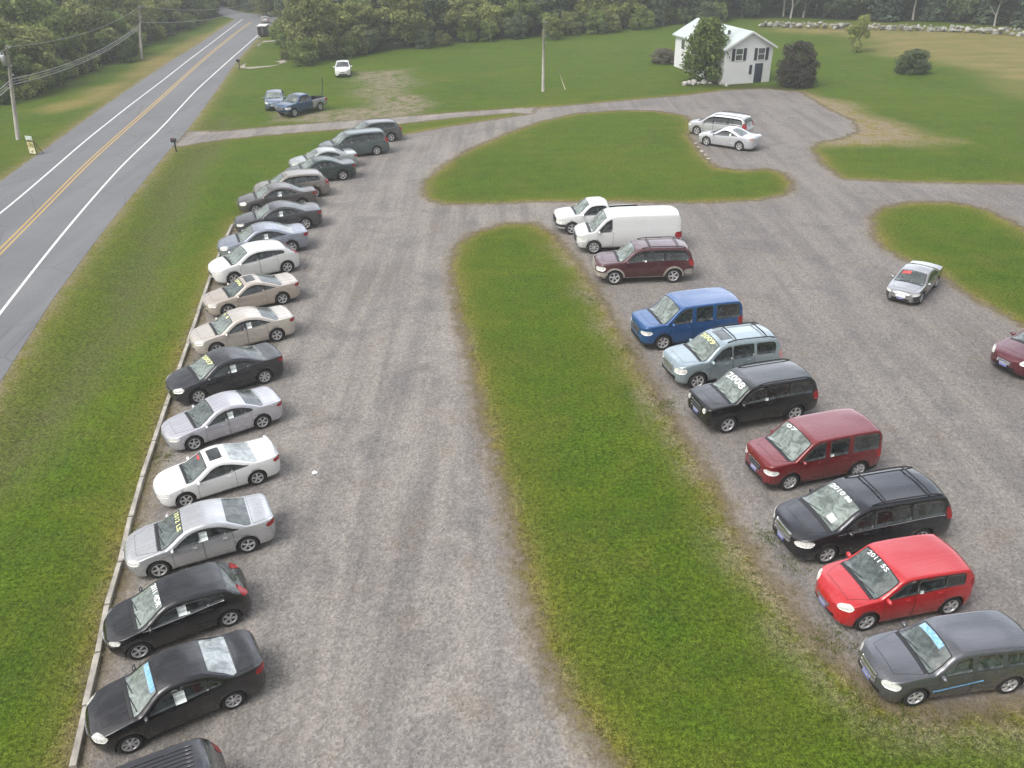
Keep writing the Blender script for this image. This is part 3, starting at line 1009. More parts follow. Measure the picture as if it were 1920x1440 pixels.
car('parked_sedan', 'dark grey sedan with glossy black sides just beyond the blue grey sedan', 'car', 'sedan_long', (478, 443), (575, 430), (.07, .07, .078), .4, group=GL, rim=6, ws=M_WSL,
    sticker=[(.52, .15, .2, .26, 1)])
car('parked_sedan', 'dark pewter sedan with a white sheet in its window near the grey tan sport utility', 'car', 'sedan', (480, 404), (570, 392), (.12, .11, .105), .45, group=GL, rim=6, ws=M_WSL,
    sticker=[(.52, .15, .2, .26, 1)])
car('parked_sport_utility', 'grey tan sport utility with large wheels in the far half of the left row', 'car', 'wagon', (509, 381), (592, 371), (.27, .25, .225), .45, group=GL, rim=5, ws=M_WSL)
car('parked_sedan', 'dark green sedan beyond the grey tan sport utility', 'car', 'sedan', (567, 347), (644, 338), (.025, .045, .042), .3, group=GL, rim=5, ws=M_WSL)
car('parked_sedan', 'pale silver green sedan half hidden behind the dark green sedan', 'car', 'sedan_long', (574, 326), (648, 317), (.42, .45, .44), .4, group=GL, rim=5, ws=M_WSL)
car('parked_minivan', 'grey green minivan second from the far end of the left row', 'minivan', 'minivan', (630, 300), (707, 291), (.10, .13, .13), .35, group=GL, rim=5, ws=M_WSL)
car('parked_wagon', 'dark grey wagon at the far end of the left row', 'car', 'wagon', (669, 274), (734, 266), (.11, .115, .12), .35, group=GL, rim=5, ws=M_WSL)

car('parked_wagon', 'charcoal retro wagon at the bottom right with blue film on its windshield', 'car', 'hhr', (1706, 1322), (1886, 1298), (.105, .11, .122), .45, k=.97, group=GR, rim=10, plate=True, side=M_SIDEG, grille_mat=M_CHROME, rw=M_SIDE,
    lettering=[(None, .70, .95, -.58, .30, BLUEF), ('06', .74, .92, -.40, .20, BLUEP)], stripe=(.30, .52, .60, .72, .012, BLUEP), bars=False)
car('parked_hatchback', 'bright red boxy hatchback with white lettering on its windshield', 'car', 'soul', (1612, 1182), (1780, 1150), (.46, .018, .022), .1, k=.93, group=GR, rim=5, plate=True,
    sticker=[(.56, .06, .10, .10, 1)], lettering=[('2011 5S', .80, .96, -.56, .30, WHITEP)], rw=M_SIDE)
car('parked_minivan', 'black minivan with a dark roof rack and chrome grille beside the red hatchback', 'minivan', 'minivan', (1536, 1057), (1728, 1021), (.010, .011, .016), .2, k=.91, group=GR, rim=6, plate=True, rails=True, bars=True, belt_chrome=True,
    ws=M_WSL, grille_mat=M_CHROME, lettering=[('2010', .80, .97, -.62, .0, WHITEP), ('88', .82, .96, .08, .34, WHITEP), (None, .10, .30, .28, .56, M_PAPER)])
car('parked_crossover', 'maroon boxy crossover with pale windshield between two black vehicles', 'car', 'boxy', (1470, 920), (1610, 893), (.165, .014, .018), .2, k=.91, group=GR, rim=7, plate=True, ws=M_WSL, clad=.36,
    sticker=[(.53, .08, .12, .10, 1)], lettering=[('07', .78, .95, -.58, -.05, WHITEP)])
car('parked_sport_utility', 'black square sport utility beside the maroon boxy crossover', 'car', 'jeep', (1358, 812), (1489, 789), (.006, .006, .0075), .1, k=.955, roundlamp=True, group=GR, rim=5, ws=M_WSL, flare=True, rails=True,
    sticker=[(.505, .07, .11, .10, 1)], plate=True, lettering=[('2008', .60, .94, -.56, .50, WHITEP)])
car('parked_sport_utility', 'pale blue grey sport utility with roof bars and a sunroof', 'car', 'suv', (1301, 730), (1428, 711), (.30, .37, .40), .4, k=.97, group=GR, rim=6, ws=M_WSL, rails=True, bars=True, sunroof=True, side=M_SIDE, grille_mat=M_CHROME,
    tail=M_TAILW, lettering=[('2009', .70, .95, -.56, .40, YELP)])
car('parked_crossover', 'bright blue boxy crossover with bronze tinted wheels', 'car', 'boxy', (1241, 656), (1353, 642), (.020, .085, .24), .25, group=GR, rim=6, ws=M_WSL, clad=.36, side=M_SIDE)
car('parked_sport_utility', 'maroon sport utility with tan lower trim beside the white panel van', 'car', 'suv_big', (1151, 534), (1261, 530), (.075, .018, .022), .2, group=GR, rim=5, ws=M_WSL, rails=True, bars=True, flare=True,
    clad=.44, clad_mat=M_TAN, bumper=M_TAN, sticker=[(.49, .06, .10, .10, 1)], grille_mat=M_CHROME, tail=M_TAIL)
car('parked_van', 'white windowless panel van with a dark grille', 'van', 'van', (1113, 476), (1232, 472), (.62, .63, .63), 0, group=GR, rim=8, ws=M_WSL)
car('parked_pickup', 'white pickup truck with a black bed half hidden behind the white panel van', 'pickup truck', 'pickup', (1072, 440), (1174, 434), (.72, .73, .73), 0, group=GR, rim=5, ws=M_WSL, bumper=M_GREYCL)

car('parked_minivan', 'silver minivan on the gravel nook of the far grass island', 'minivan', 'minivan', (1306, 253), (1373, 262), (.50, .51, .52), .4, rim=5, rails=True, group='silver cars on the far grass island')
car('parked_coupe', 'silver two-door car in front of the silver minivan on the far island', 'car', 'coupe_plain', (1323, 273), (1387, 283), (.55, .56, .60), .35, rim=5, tail=M_TAILW, group='silver cars on the far grass island',
    sticker=[(.60, .12, .16, .2, 1)])
car('parked_sedan', 'silver sedan with painted shade on its sides standing alone by the right grass oval', 'car', 'sedan_long', (1725, 567), (1750, 541), (.32, .325, .33), .6, side_shade=paint('sedan_side_shade', (.035, .036, .04), .4), rim=5, plate=True, grille_mat=M_CHROME, ws=M_WSD,  # shade on the lower sides is painted in as dark grey; the body is silver
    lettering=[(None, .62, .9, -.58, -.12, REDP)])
car('parked_sedan', 'maroon sedan cut off by the right edge of the photo', 'car', 'sedan', (1942, 712), (2044, 684), (.10, .018, .026), .3, rim=5, plate=True, lettering=[('05', .4, .9, -.5, .4, GREENP)])
car('parked_hatchback', 'small blue grey hatchback facing the camera beside the two-tone pickup', 'car', 'hatch', (532, 206), (535, 195), (.13, .17, .24), .35, rim=5, ws=M_WSL)
pk = car('parked_pickup', 'blue and silver two-tone pickup truck on the grass by the driveway', 'pickup truck', 'pickup', (551.6, 219.5), (601.5, 207), (.018, .065, .15), .25, rim=5, two_tone=paint('pickup_silver', (.36, .37, .40), .35))
car('parked_sedan', 'white sedan facing the camera below the trees on the far lawn', 'car', 'sedan_small', (657, 144), (658.5, 136.3), WHITE, 0, rim=5, ws=M_WSD)
car('moving_car', 'pale car on the road ahead of the dark trailer', 'car', 'hatch', (491, 40), (492, 46), (.5, .5, .5), .3, rim=5, far=True, scale=.8)

# ------------------------------------------------------------------ ground zones
LOT = poly_px([(90, 1520), (140, 1440), (170, 1300), (212, 1130), (262, 965), (308, 800), (356, 650), (404, 510), (438, 425), (470, 398), (520, 352), (570, 312), (640, 285), (700, 262), (752, 254), (850, 236), (960, 219), (1000, 213),
    (1005, 203), (1100, 195), (1200, 186), (1290, 178), (1350, 170), (1430, 166), (1500, 172), (1530, 190), (1560, 208), (1600, 226), (1610, 246), (1580, 260), (1535, 267), (1522, 280), (1545, 310), (1580, 336),
    (1680, 341), (1800, 344), (1960, 346), (2150, 352), (2300, 500), (2300, 1300), (1990, 1310), (1900, 1322), (1760, 1338), (1660, 1318), (1590, 1262), (1530, 1200), (1480, 1130), (1420, 1050), (1378, 985), (1352, 930), (1305, 850), (1250, 765), (1208, 700), (1160, 610), (1120, 545), (1085, 492), (1040, 440), (1000, 418), (940, 420), (885, 438), (852, 462), (842, 500),
    (852, 560), (872, 640), (892, 730), (918, 830), (945, 930), (968, 1020), (985, 1120), (1012, 1210), (1052, 1300), (1100, 1375), (1160, 1450), (1230, 1530)])
ISL1 = poly_px([(793, 362), (798, 338), (830, 310), (880, 280), (950, 250), (1010, 229), (1080, 213), (1160, 207), (1230, 208), (1285, 217), (1300, 232), (1292, 255), (1306, 275), (1322, 296), (1345, 314), (1395, 320), (1440, 316), (1472, 326), (1487, 345), (1480, 364), (1420, 376), (1300, 381), (1150, 378), (1000, 379), (900, 383), (830, 383), (800, 374)])
ISL2 = poly_px([(1634, 408), (1655, 388), (1720, 378), (1790, 380), (1850, 393), (1905, 420), (1990, 470), (2150, 600), (2200, 760), (2050, 680), (1930, 618), (1880, 590), (1840, 568), (1795, 540), (1760, 512), (1700, 490), (1655, 465), (1636, 440)])
SLIV = None
DRIVE = poly_px([(322, 274), (352, 246), (420, 246), (500, 238), (600, 230), (720, 221), (850, 211), (960, 203), (1010, 201), (1010, 216), (960, 212), (850, 222), (720, 236), (600, 246), (500, 254), (430, 261), (380, 268), (338, 276)])
PAD = poly_px([(500, 232), (504, 206), (545, 212), (640, 205), (690, 200), (720, 180), (790, 178), (815, 205), (800, 216), (700, 226), (600, 232)])
STRIP = poly_px([(1060, 462), (1130, 560), (1195, 675), (1250, 765), (1305, 850), (1365, 960), (1430, 1065), (1510, 1180), (1590, 1270), (1680, 1330), (1800, 1345), (1920, 1340)])
PAD3 = poly_px([(1500, 170), (1570, 192), (1650, 225), (1760, 258), (1800, 266), (1680, 268), (1540, 272), (1530, 240)])
PAD2 = poly_px([(650, 150), (660, 135), (760, 130), (780, 165), (800, 200), (690, 205)])
HAY = poly_px([(1430, 60), (1560, 66), (1640, 92), (1720, 108), (1800, 128), (1880, 160), (1960, 200), (2200, 290), (2300, 120), (1980, 66), (1900, 58), (1600, 44), (1440, 38)])
VERGE = poly_px([(60, 205), (150, 180), (200, 158), (262, 118), (330, 84), (420, 48), (440, 44), (330, 116), (200, 188), (90, 216)])
ROADL = [(-260, 535), (-120, 424), (0, 341), (100, 269), (200, 196), (300, 128), (380, 78), (420, 50), (442, 36)]
ROADR = [(-330, 1220), (-120, 900), (0, 718), (100, 560), (200, 425), (310, 290), (352, 243), (400, 178), (440, 120), (480, 74), (505, 50), (522, 38)]
ROAD = poly_px(ROADL + ROADR[::-1])
SWALE = poly_px([(420, 225), (345, 330), (300, 425), (225, 590), (120, 735), (0, 860), (-140, 990)])
BUSHBED = poly_px([(1275, 150), (1360, 148), (1420, 160), (1500, 158), (1530, 165), (1480, 172), (1360, 166), (1280, 162)])


def seg_dist(px, py, poly, closed=True):
    P = np.array(poly); n = len(P)
    best = np.full(px.shape, 1e9)
    for i in range(n if closed else n - 1):
        a = P[i]; b = P[(i + 1) % n]; d = b - a
        t = np.clip(((px - a[0]) * d[0] + (py - a[1]) * d[1]) / max(1e-9, d @ d), 0, 1)
        best = np.minimum(best, np.hypot(px - a[0] - t * d[0], py - a[1] - t * d[1]))
    return best


def sdf(px, py, poly):
    """positive inside"""
    P = np.array(poly); n = len(P); ins = np.zeros(px.shape, bool)
    for i in range(n):
        a = P[i]; b = P[(i + 1) % n]
        c = ((a[1] > py) != (b[1] > py))
        with np.errstate(divide='ignore', invalid='ignore'):
            xx = (b[0] - a[0]) * (py - a[1]) / (b[1] - a[1]) + a[0]
        ins ^= c & (px < xx)
    d = seg_dist(px, py, poly)
    return np.where(ins, d, -d)


def lot_sdf(x, y):
    return np.minimum(np.minimum(sdf(x, y, LOT), -sdf(x, y, ISL1)), -sdf(x, y, ISL2))


def sm(x, a, b):
    t = np.clip((x - a) / (b - a), 0, 1)
    return t * t * (3 - 2 * t)


def wob(x, y, s, k=0):
    return (np.sin(x * s + 1.3 * k) * np.cos(y * s * 1.13 + k) + np.sin((x + y) * s * .57 + 2.1 * k) * .7) / 1.7


def grid_obj(name, xs, ys, zfun, keep, attrs, mat):
    GX, GY = np.meshgrid(xs, ys)
    gx, gy = GX.ravel(), GY.ravel()
    z, A, K = zfun(gx, gy)
    nx, ny = len(xs), len(ys)
    idx = np.arange(nx * ny).reshape(ny, nx)
    f = np.stack([idx[:-1, :-1], idx[:-1, 1:], idx[1:, 1:], idx[1:, :-1]], -1).reshape(-1, 4)
    if K is not None:
        f = f[K[f].any(1)]
    used = np.unique(f); remap = np.full(nx * ny, -1); remap[used] = np.arange(len(used))
    f = remap[f]
    co = np.stack([gx, gy, z], 1)[used]
    me = bpy.data.meshes.new(name)
    me.vertices.add(len(co)); me.vertices.foreach_set('co', co.astype(np.float32).ravel())
    me.loops.add(f.size); me.loops.foreach_set('vertex_index', f.astype(np.int32).ravel())
    me.polygons.add(len(f)); me.polygons.foreach_set('loop_start', np.arange(0, f.size, 4, dtype=np.int32))
    me.update(); me.validate()
    for k, v in A.items():
        at = me.attributes.new(k, 'FLOAT', 'POINT'); at.data.foreach_set('value', v[used].astype(np.float32))
    me.polygons.foreach_set('use_smooth', [True] * len(me.polygons))
    me.materials.append(mat)
    return link(name, me)


def height(x, y):
    d = seg_dist(x, y, SWALE, False)
    prot = sm(-lot_sdf(x, y), .6, 2.2) * sm(-sdf(x, y, ROAD), .4, 2.0) * sm(-sdf(x, y, DRIVE), .5, 2.5)
    return -.38 * np.exp(-(d / 1.7) ** 2) * prot + .03 * wob(x, y, .45) * prot


# grass
def mat_ground():
    t = NT('lawn')
    n1 = t.noise(.09, 5); n2 = t.noise(.9, 5); n3 = t.noise(8, 4, .7); n4 = t.noise(26, 3, .7)
    base = t.ramp(n1, [(.3, (.044, .088, .008)), (.5, (.058, .108, .009)), (.7, (.084, .122, .011))])
    base = t.mix(t.ramp(n2, [(.32, (0,) * 3), (.68, (.7,) * 3)]), base, (.096, .134, .012))
    base = t.mix(t.ramp(t.noise(.5, 5, .7), [(.50, (0,) * 3), (.70, (.28,) * 3)]), base, (.034, .084, .008))
    base = t.mix(t.ramp(t.noise(.3, 6, .68), [(.50, (0,) * 3), (.70, (.42,) * 3)]), base, (.140, .130, .030))
    base = t.mix(t.ramp(t.noise(1.0, 4, .6, stretch=(.10, .8, 1), rot=.35), [(.40, (0,) * 3), (.7, (.35,) * 3)]), base, (.055, .080, .018))
    base = t.mix(t.math('MULTIPLY', t.attr('hay'), t.ramp(t.noise(.35, 6, .68, stretch=(.5, 1, 1)), [(.30, (.35,) * 3), (.62, (1,) * 3)])), base, (.225, .185, .075))
    base = t.mix(t.math('MULTIPLY', t.attr('ditch'), t.ramp(t.noise(1.3, 6, .7), [(.28, (.3,) * 3), (.6, (1,) * 3)])), base, (.092, .104, .034))
    dry = t.math('MULTIPLY', t.attr('dry'), t.ramp(t.noise(1.7, 5, .65), [(.2, (.45,) * 3), (.6, (1,) * 3)]))
    base = t.mix(dry, base, (.215, .168, .036))
    dirt = t.math('MULTIPLY', t.attr('dirt'), t.ramp(t.noise(.8, 6, .75), [(.38, (0,) * 3), (.54, (1,) * 3)]))
    base = t.mix(dirt, base, (.245, .200, .150))
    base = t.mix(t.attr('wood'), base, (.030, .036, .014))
    m1 = t.ramp(n3, [(.34, (.50,) * 3), (.66, (1.45,) * 3)])
    base = t.mix(1.0, base, m1, 'MULTIPLY')
    m2 = t.ramp(n4, [(.34, (.42,) * 3), (.66, (1.6,) * 3)])
    base = t.mix(1.0, base, m2, 'MULTIPLY')
    h = t.math('ADD', t.math('MULTIPLY', n3, .5), n4)
    b = t.bsdf(Base_Color=base, Roughness=.9, Specular_IOR_Level=.05, Normal=t.bump(h, .6, .05))
    return t.finish(b)


def ground_z(x, y):
    z = height(x, y)
    dl = -lot_sdf(x, y); dr = -sdf(x, y, ROAD); dd = -sdf(x, y, DRIVE)
    w = wob(x, y, 1.1) * .5
    dry = np.clip(np.exp(-np.clip(dl + w * .5, 0, 99) / .55) * .95 + np.exp(-np.clip(dr + w * .3, 0, 99) / .8) * .6 + np.exp(-np.clip(dd, 0, 99) / .6) * .4, 0, 1)
    sw = seg_dist(x, y, SWALE, False)
    
    ver = sm(sdf(x, y, VERGE) + 1.2 * wob(x, y, .5), -1.5, 2.5)
    dry = np.maximum(dry, ver * .25)
    ditch = np.exp(-((sw + .5 * wob(x, y, .9)) / 1.5) ** 2) * sm(dl, .5, 2)
    hay = sm(sdf(x, y, HAY) + 3 * wob(x, y, .22), -4, 5)
    hay = np.maximum(hay, ver)
    strip_d = seg_dist(x, y, STRIP, False)
    dirt = np.maximum(sm(sdf(x, y, PAD) + .8 * wob(x, y, .7), -1, 1.8) * .9, sm(sdf(x, y, PAD2) + 1.2 * wob(x, y, .5), -2, 3) * .8)
    pd3 = sm(sdf(x, y, PAD3) + 1.0 * wob(x, y, .6), -2.0, 2.0)
    dirt = np.maximum(dirt, pd3 * .9); dry = np.maximum(dry, pd3 * .95)
    dirt = np.maximum(dirt, np.exp(-np.clip(dl, 0, 99) / .22) * .6)
    dirt = np.maximum(dirt, np.exp(-np.clip(dr, 0, 99) / .40) * .85)
    dirt = np.maximum(dirt, .75 * np.exp(-(np.clip(strip_d + .45 * wob(x, y, 1.3), 0, 99) / .75) ** 2))
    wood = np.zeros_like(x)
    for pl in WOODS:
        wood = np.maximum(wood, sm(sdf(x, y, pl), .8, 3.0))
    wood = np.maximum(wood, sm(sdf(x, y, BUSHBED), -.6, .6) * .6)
    return z, dict(dry=dry, hay=hay, dirt=dirt, wood=wood, ditch=ditch), None


# areas of woodland (front edge, then far back)
E_LEFT = [(-420, 330), (-200, 262), (-60, 218), (0, 203), (70, 186), (150, 154), (215, 128), (262, 104), (300, 80), (350, 60), (408, 40), (404, 16)]
E_GROVE = [(533, 38), (531, 70), (533, 100), (538, 130), (600, 120), (660, 110), (740, 98), (820, 88), (900, 80), (1000, 72), (1090, 66), (1200, 57), (1290, 46), (1380, 40)]
E_RIGHT = [(1400, 38), (1480, 36), (1600, 40), (1760, 44), (1920, 54), (2080, 66), (2250, 82)]
w_left = poly_px(E_LEFT); w_grove = poly_px(E_GROVE); w_right = poly_px(E_RIGHT)
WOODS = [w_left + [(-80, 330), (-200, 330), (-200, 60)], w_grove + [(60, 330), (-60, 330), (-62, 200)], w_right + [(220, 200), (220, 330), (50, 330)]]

GM = mat_ground()
xs = np.concatenate([-np.geomspace(1900, 82, 12), np.arange(-80, 112, .6), np.geomspace(113, 1900, 12)])
ys = np.concatenate([[-300, -60, -20], np.arange(4, 172, .6), np.geomspace(173, 2600, 14)])
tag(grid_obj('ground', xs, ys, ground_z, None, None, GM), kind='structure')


# gravel
def mat_gravel(name, tone=1.0):
    t = NT(name)
    pos = t.node('NewGeometry').outputs['Position']
    sx = t.node('SeparateXYZ'); t.l(pos, sx.inputs[0])
    right = t.ramp(t.math('MULTIPLY', t.math('ADD', sx.outputs[0], -2.0), .12, True), [(0, (0,) * 3), (1, (1,) * 3)])
    def c(v): return tuple(min(1, x * tone * k) for x, k in zip(v, (1.015, .992, .955)))
    big = t.noise(.11, 6, .62)
    lane = t.noise(1.0, 5, .6, stretch=(.85, .055, 1), dist=.4)
    trk = t.noise(1.0, 6, .62, stretch=(1.0, .075, 1), rot=.70, dist=.35)
    st = t.mix(right, lane, trk)
    base = t.ramp(big, [(.32, c((.205, .192, .182))), (.5, c((.245, .234, .226))), (.68, c((.292, .280, .268)))])
    base = t.mix(t.ramp(st, [(.42, (0,) * 3), (.60, (.75,) * 3)]), base, c((.330, .310, .288)))
    base = t.mix(t.ramp(st, [(.33, (.28,) * 3), (.48, (0,) * 3)]), base, c((.160, .150, .149)))
    base = t.mix(t.math('MULTIPLY', right, .32), base, c((.175, .165, .168)))
    base = t.mix(t.ramp(t.noise(.5, 6, .7), [(.55, (0,) * 3), (.70, (.5,) * 3)]), base, c((.225, .180, .135)))
    base = t.mix(t.ramp(t.noise(.33, 6, .7, dist=.5), [(.50, (0,) * 3), (.64, (.6,) * 3)]), base, c((.165, .158, .165)))
    # stones of two sizes, each with its own tone
    v1 = t.node('TexVoronoi'); v1.inputs['Scale'].default_value = 17; t.l(pos, v1.inputs['Vector'])
    bw = t.node('RGBToBW'); t.l(v1.outputs['Color'], bw.inputs[0])
    base = t.mix(1.0, base, t.ramp(bw.outputs[0], [(.1, (.74,) * 3), (.5, (1,) * 3), (.92, (1.32,) * 3)]), 'MULTIPLY')
    base = t.mix(1.0, base, t.ramp(t.noise(5.5, 5, .75), [(.28, (.80,) * 3), (.5, (1,) * 3), (.72, (1.18,) * 3)]), 'MULTIPLY')
    specks = t.ramp(t.noise(9, 2, .5), [(.70, (0,) * 3), (.75, (.75,) * 3)])
    base = t.mix(specks, base, (.07, .06, .055))
    e = t.attr('edge')
    en = t.math('ADD', e, t.math('MULTIPLY', t.math('ADD', t.noise(1.3, 7, .75), -.5), 1.7))
    weed = t.ramp(t.math('ADD', t.math('MULTIPLY', en, -.55), .62), [(.25, (0,) * 3), (.75, (.75,) * 3)])
    base = t.mix(weed, base, (.195, .150, .075))
    h = t.math('ADD', v1.outputs['Distance'], t.noise(5.5, 4, .7))
    b = t.bsdf(Base_Color=base, Roughness=.92, Specular_IOR_Level=.2, Normal=t.bump(h, .55, .03))
    tr = t.node('BsdfTransparent')
    mx = t.node('MixShader')
    fac = t.ramp(t.math('ADD', en, .5), [(.12, (0,) * 3), (.85, (1,) * 3)])
    t.l(fac, mx.inputs[0]); t.l(tr.outputs[0], mx.inputs[1]); t.l(b.outputs[0], mx.inputs[2])
    t.l(mx.outputs[0], t.out.inputs[0])
    return t.m


def sheet(name, fun, poly, step, z, mat, pad=1.0):
    P = np.array(poly)
    xs = np.arange(P[:, 0].min() - pad, P[:, 0].max() + pad, step); ys = np.arange(max(3, P[:, 1].min() - pad), P[:, 1].max() + pad, step)
    def zf(x, y):
        e = fun(x, y)
        return np.full_like(x, z) + .0, dict(edge=e), e > -1.0
    return tag(grid_obj(name, xs, ys, zf, None, None, mat), kind='structure')


GRAV = mat_gravel('gravel', .79)
sheet('gravel_lot', lot_sdf, LOT, .3, .012, GRAV)
sheet('gravel_driveway', lambda x, y: sdf(x, y, DRIVE), DRIVE, .3, .008, mat_gravel('driveway_gravel', .84))
DR2 = poly_px([(448, 126), (462, 119), (500, 119), (534, 112), (534, 117), (505, 125), (465, 129)])
sheet('concrete_drive', lambda x, y: sdf(x, y, DR2) + .2, DR2, .3, .010, mat_gravel('pale_drive', 1.25))
DR3 = poly_px([(480, 86), (496, 77), (530, 74), (530, 80), (500, 84)])
sheet('concrete_drive', lambda x, y: sdf(x, y, DR3) + .2, DR3, .3, .010, bpy.data.materials['pale_drive'])

# ------------------------------------------------------------------ road
def flat_poly(name, pts2, z, mat, kind='structure'):
    bm = bmesh.new()
    vs = [bm.verts.new((x, y, z)) for x, y in pts2]
    f = bm.faces.new(vs)
    if f.normal.z < 0: f.normal_flip()
    bmesh.ops.triangulate(bm, faces=[f])
    bm.normal_update()
    for f in bm.faces:
        if f.normal.z < 0: f.normal_flip()
    return tag(obj(name, bm, mat), kind=kind)


def mat_asphalt():
    t = NT('asphalt')
    big = t.noise(.16, 6, .6)
    lon = t.noise(1.0, 5, .6, stretch=(.9, .03, 1), rot=-.16)
    base = t.ramp(big, [(.3, (.135, .140, .148)), (.7, (.168, .172, .179))])
    base = t.mix(t.ramp(lon, [(.35, (.45,) * 3), (.6, (0,) * 3)]), base, (.150, .152, .160))
    base = t.mix(1.0, base, t.ramp(t.noise(14, 4, .75), [(.25, (.72,) * 3), (.75, (1.28,) * 3)]), 'MULTIPLY')
    base = t.mix(t.ramp(t.noise(.07, 3, .5, stretch=(2.0, .4, 1), rot=-.16), [(.56, (0,) * 3), (.60, (.35,) * 3)]), base, (.135, .138, .145))
    base = t.mix(t.ramp(t.noise(1.0, 4, .6, stretch=(.55, .012, 1), rot=-.16), [(.50, (0,) * 3), (.66, (.4,) * 3)]), base, (.205, .206, .208))
    crack = t.node('TexVoronoi'); crack.feature = 'DISTANCE_TO_EDGE'; crack.inputs['Scale'].default_value = .16
    nv = t.node('NewGeometry').outputs['Position']
    t.l(nv, crack.inputs['Vector'])
    base = t.mix(t.ramp(crack.outputs['Distance'], [(0, (.4,) * 3), (.012, (0,) * 3)]), base, (.08, .08, .08))
    b = t.bsdf(Base_Color=base, Roughness=.8, Specular_IOR_Level=.3)
    return t.finish(b)


ASPH = mat_asphalt()
flat_poly('road', ROAD, .014, ASPH)
far_road = poly_px([(442, 36), (522, 38), (534, 32), (512, 27), (478, 27), (448, 22), (424, 15), (414, 9), (418, 2), (402, 2), (398, 10), (402, 20), (420, 31)])
flat_poly('side_road', far_road, .012, ASPH)


def strip(name, px, w, z, mat, wear=True):
    P = [gp(*p) for p in px]
    Q = []
    for a, b in zip(P, P[1:]):
        n = max(2, int((b - a).length / 1.5))
        Q += [a.lerp(b, k / n) for k in range(n)]
    Q.append(P[-1])
    # smooth the way
    for _ in range(6):
        Q = [Q[0]] + [(Q[i - 1] + Q[i] * 2 + Q[i + 1]) / 4 for i in range(1, len(Q) - 1)] + [Q[-1]]
    bm = bmesh.new(); prev = None
    for i, p in enumerate(Q):
        d = (Q[min(i + 1, len(Q) - 1)] - Q[max(i - 1, 0)]).normalized(); n = Vector((-d.y, d.x, 0))
        a = bm.verts.new((*(p + n * w / 2).xy, z)); b = bm.verts.new((*(p - n * w / 2).xy, z))
        if prev: bm.faces.new((prev[0], prev[1], b, a))
        prev = (a, b)
    bm.normal_update()
    for f in bm.faces:
        if f.normal.z < 0: f.normal_flip()
    return tag(obj(name, bm, mat), kind='structure')


def mat_line(name, c):
    t = NT(name)
    n = t.noise(6, 5, .7)
    b = t.bsdf(Base_Color=t.ramp(n, [(.34, (.26, .26, .26)), (.46, c)]), Roughness=.6)
    return t.finish(b)


ML = mat_line('white_road_paint', (.70, .70, .70)); MY = mat_line('yellow_road_paint', (.52, .33, .07))
strip('road_edge_line', [(-200, 545), (0, 402), (90, 325), (160, 264), (243, 198), (300, 155), (360, 108), (400, 78), (430, 55), (455, 36)], .16, .020, ML)
strip('road_edge_line', [(-200, 850), (-100, 718), (0, 588), (100, 460), (160, 388), (227, 312), (300, 243), (367, 170), (420, 122), (477, 72), (500, 52)], .16, .020, ML)
CL = [(-200, 688), (-100, 575), (0, 472), (80, 392), (160, 310), (220, 256), (300, 186), (350, 140), (400, 96), (440, 64), (470, 42)]
def shift(px, k):
    out = []
    for i, p in enumerate(px):
        P_ = gp(*p); a = gp(*px[max(0, i - 1)]); b = gp(*px[min(len(px) - 1, i + 1)])
        d = (b - a).normalized(); out.append((P_.x - d.y * k, P_.y + d.x * k))
    return out
for k in (-.16, .16):
    pts = shift(CL, k)
    bm = bmesh.new(); prev = None
    Q = [Vector((x, y, 0)) for x, y in pts]
    QQ = []
    for a, b in zip(Q, Q[1:]):
        n = max(2, int((b - a).length / 1.5)); QQ += [a.lerp(b, j / n) for j in range(n)]
    QQ.append(Q[-1])
    for _ in range(8): QQ = [QQ[0]] + [(QQ[i - 1] + QQ[i] * 2 + QQ[i + 1]) / 4 for i in range(1, len(QQ) - 1)] + [QQ[-1]]
    for i, p in enumerate(QQ):
        d = (QQ[min(i + 1, len(QQ) - 1)] - QQ[max(i - 1, 0)]).normalized(); n = Vector((-d.y, d.x, 0))
        a = bm.verts.new((*(p + n * .06).xy, .020)); b = bm.verts.new((*(p - n * .06).xy, .020))
        if prev: bm.faces.new((prev[0], prev[1], b, a))
        prev = (a, b)
    bm.normal_update()
    for f in bm.faces:
        if f.normal.z < 0: f.normal_flip()
    tag(obj('road_centre_line', bm, MY), kind='structure')

# ------------------------------------------------------------------ timber along the row
WOOD = plain('weathered_timber', (.33, .31, .27), .85, 0, .35, 3)
tl_px = [(140, 1445), (163, 1330), (185, 1230), (203, 1140), (226, 1060), (247, 975), (268, 900), (290, 832), (312, 765), (335, 702), (354, 645), (374, 585), (396, 520), (414, 474), (436, 424)]
for i, (a, b) in enumerate(zip(tl_px, tl_px[1:])):
    A = gp(*a); B_ = gp(*b); d = B_ - A
    bm = bmesh.new()
    L_ = d.length - .06
    box(bm, -L_ / 2, L_ / 2, -.075, .075, 0, .14, bev=.015)
    for v in bm.verts: v.co += Vector((0, random.uniform(-.008, .008), random.uniform(-.006, .006)))
    o = obj('landscape_timber', bm, WOOD)
    c = (A + B_) / 2
    o.location = (c.x, c.y, .01); o.rotation_euler = (0, 0, math.atan2(d.y, d.x) + random.uniform(-.015, .015))
    tag(o, 'grey weathered timber lying end to end along the noses of the left row of cars', 'timber', 'timbers along the left row')

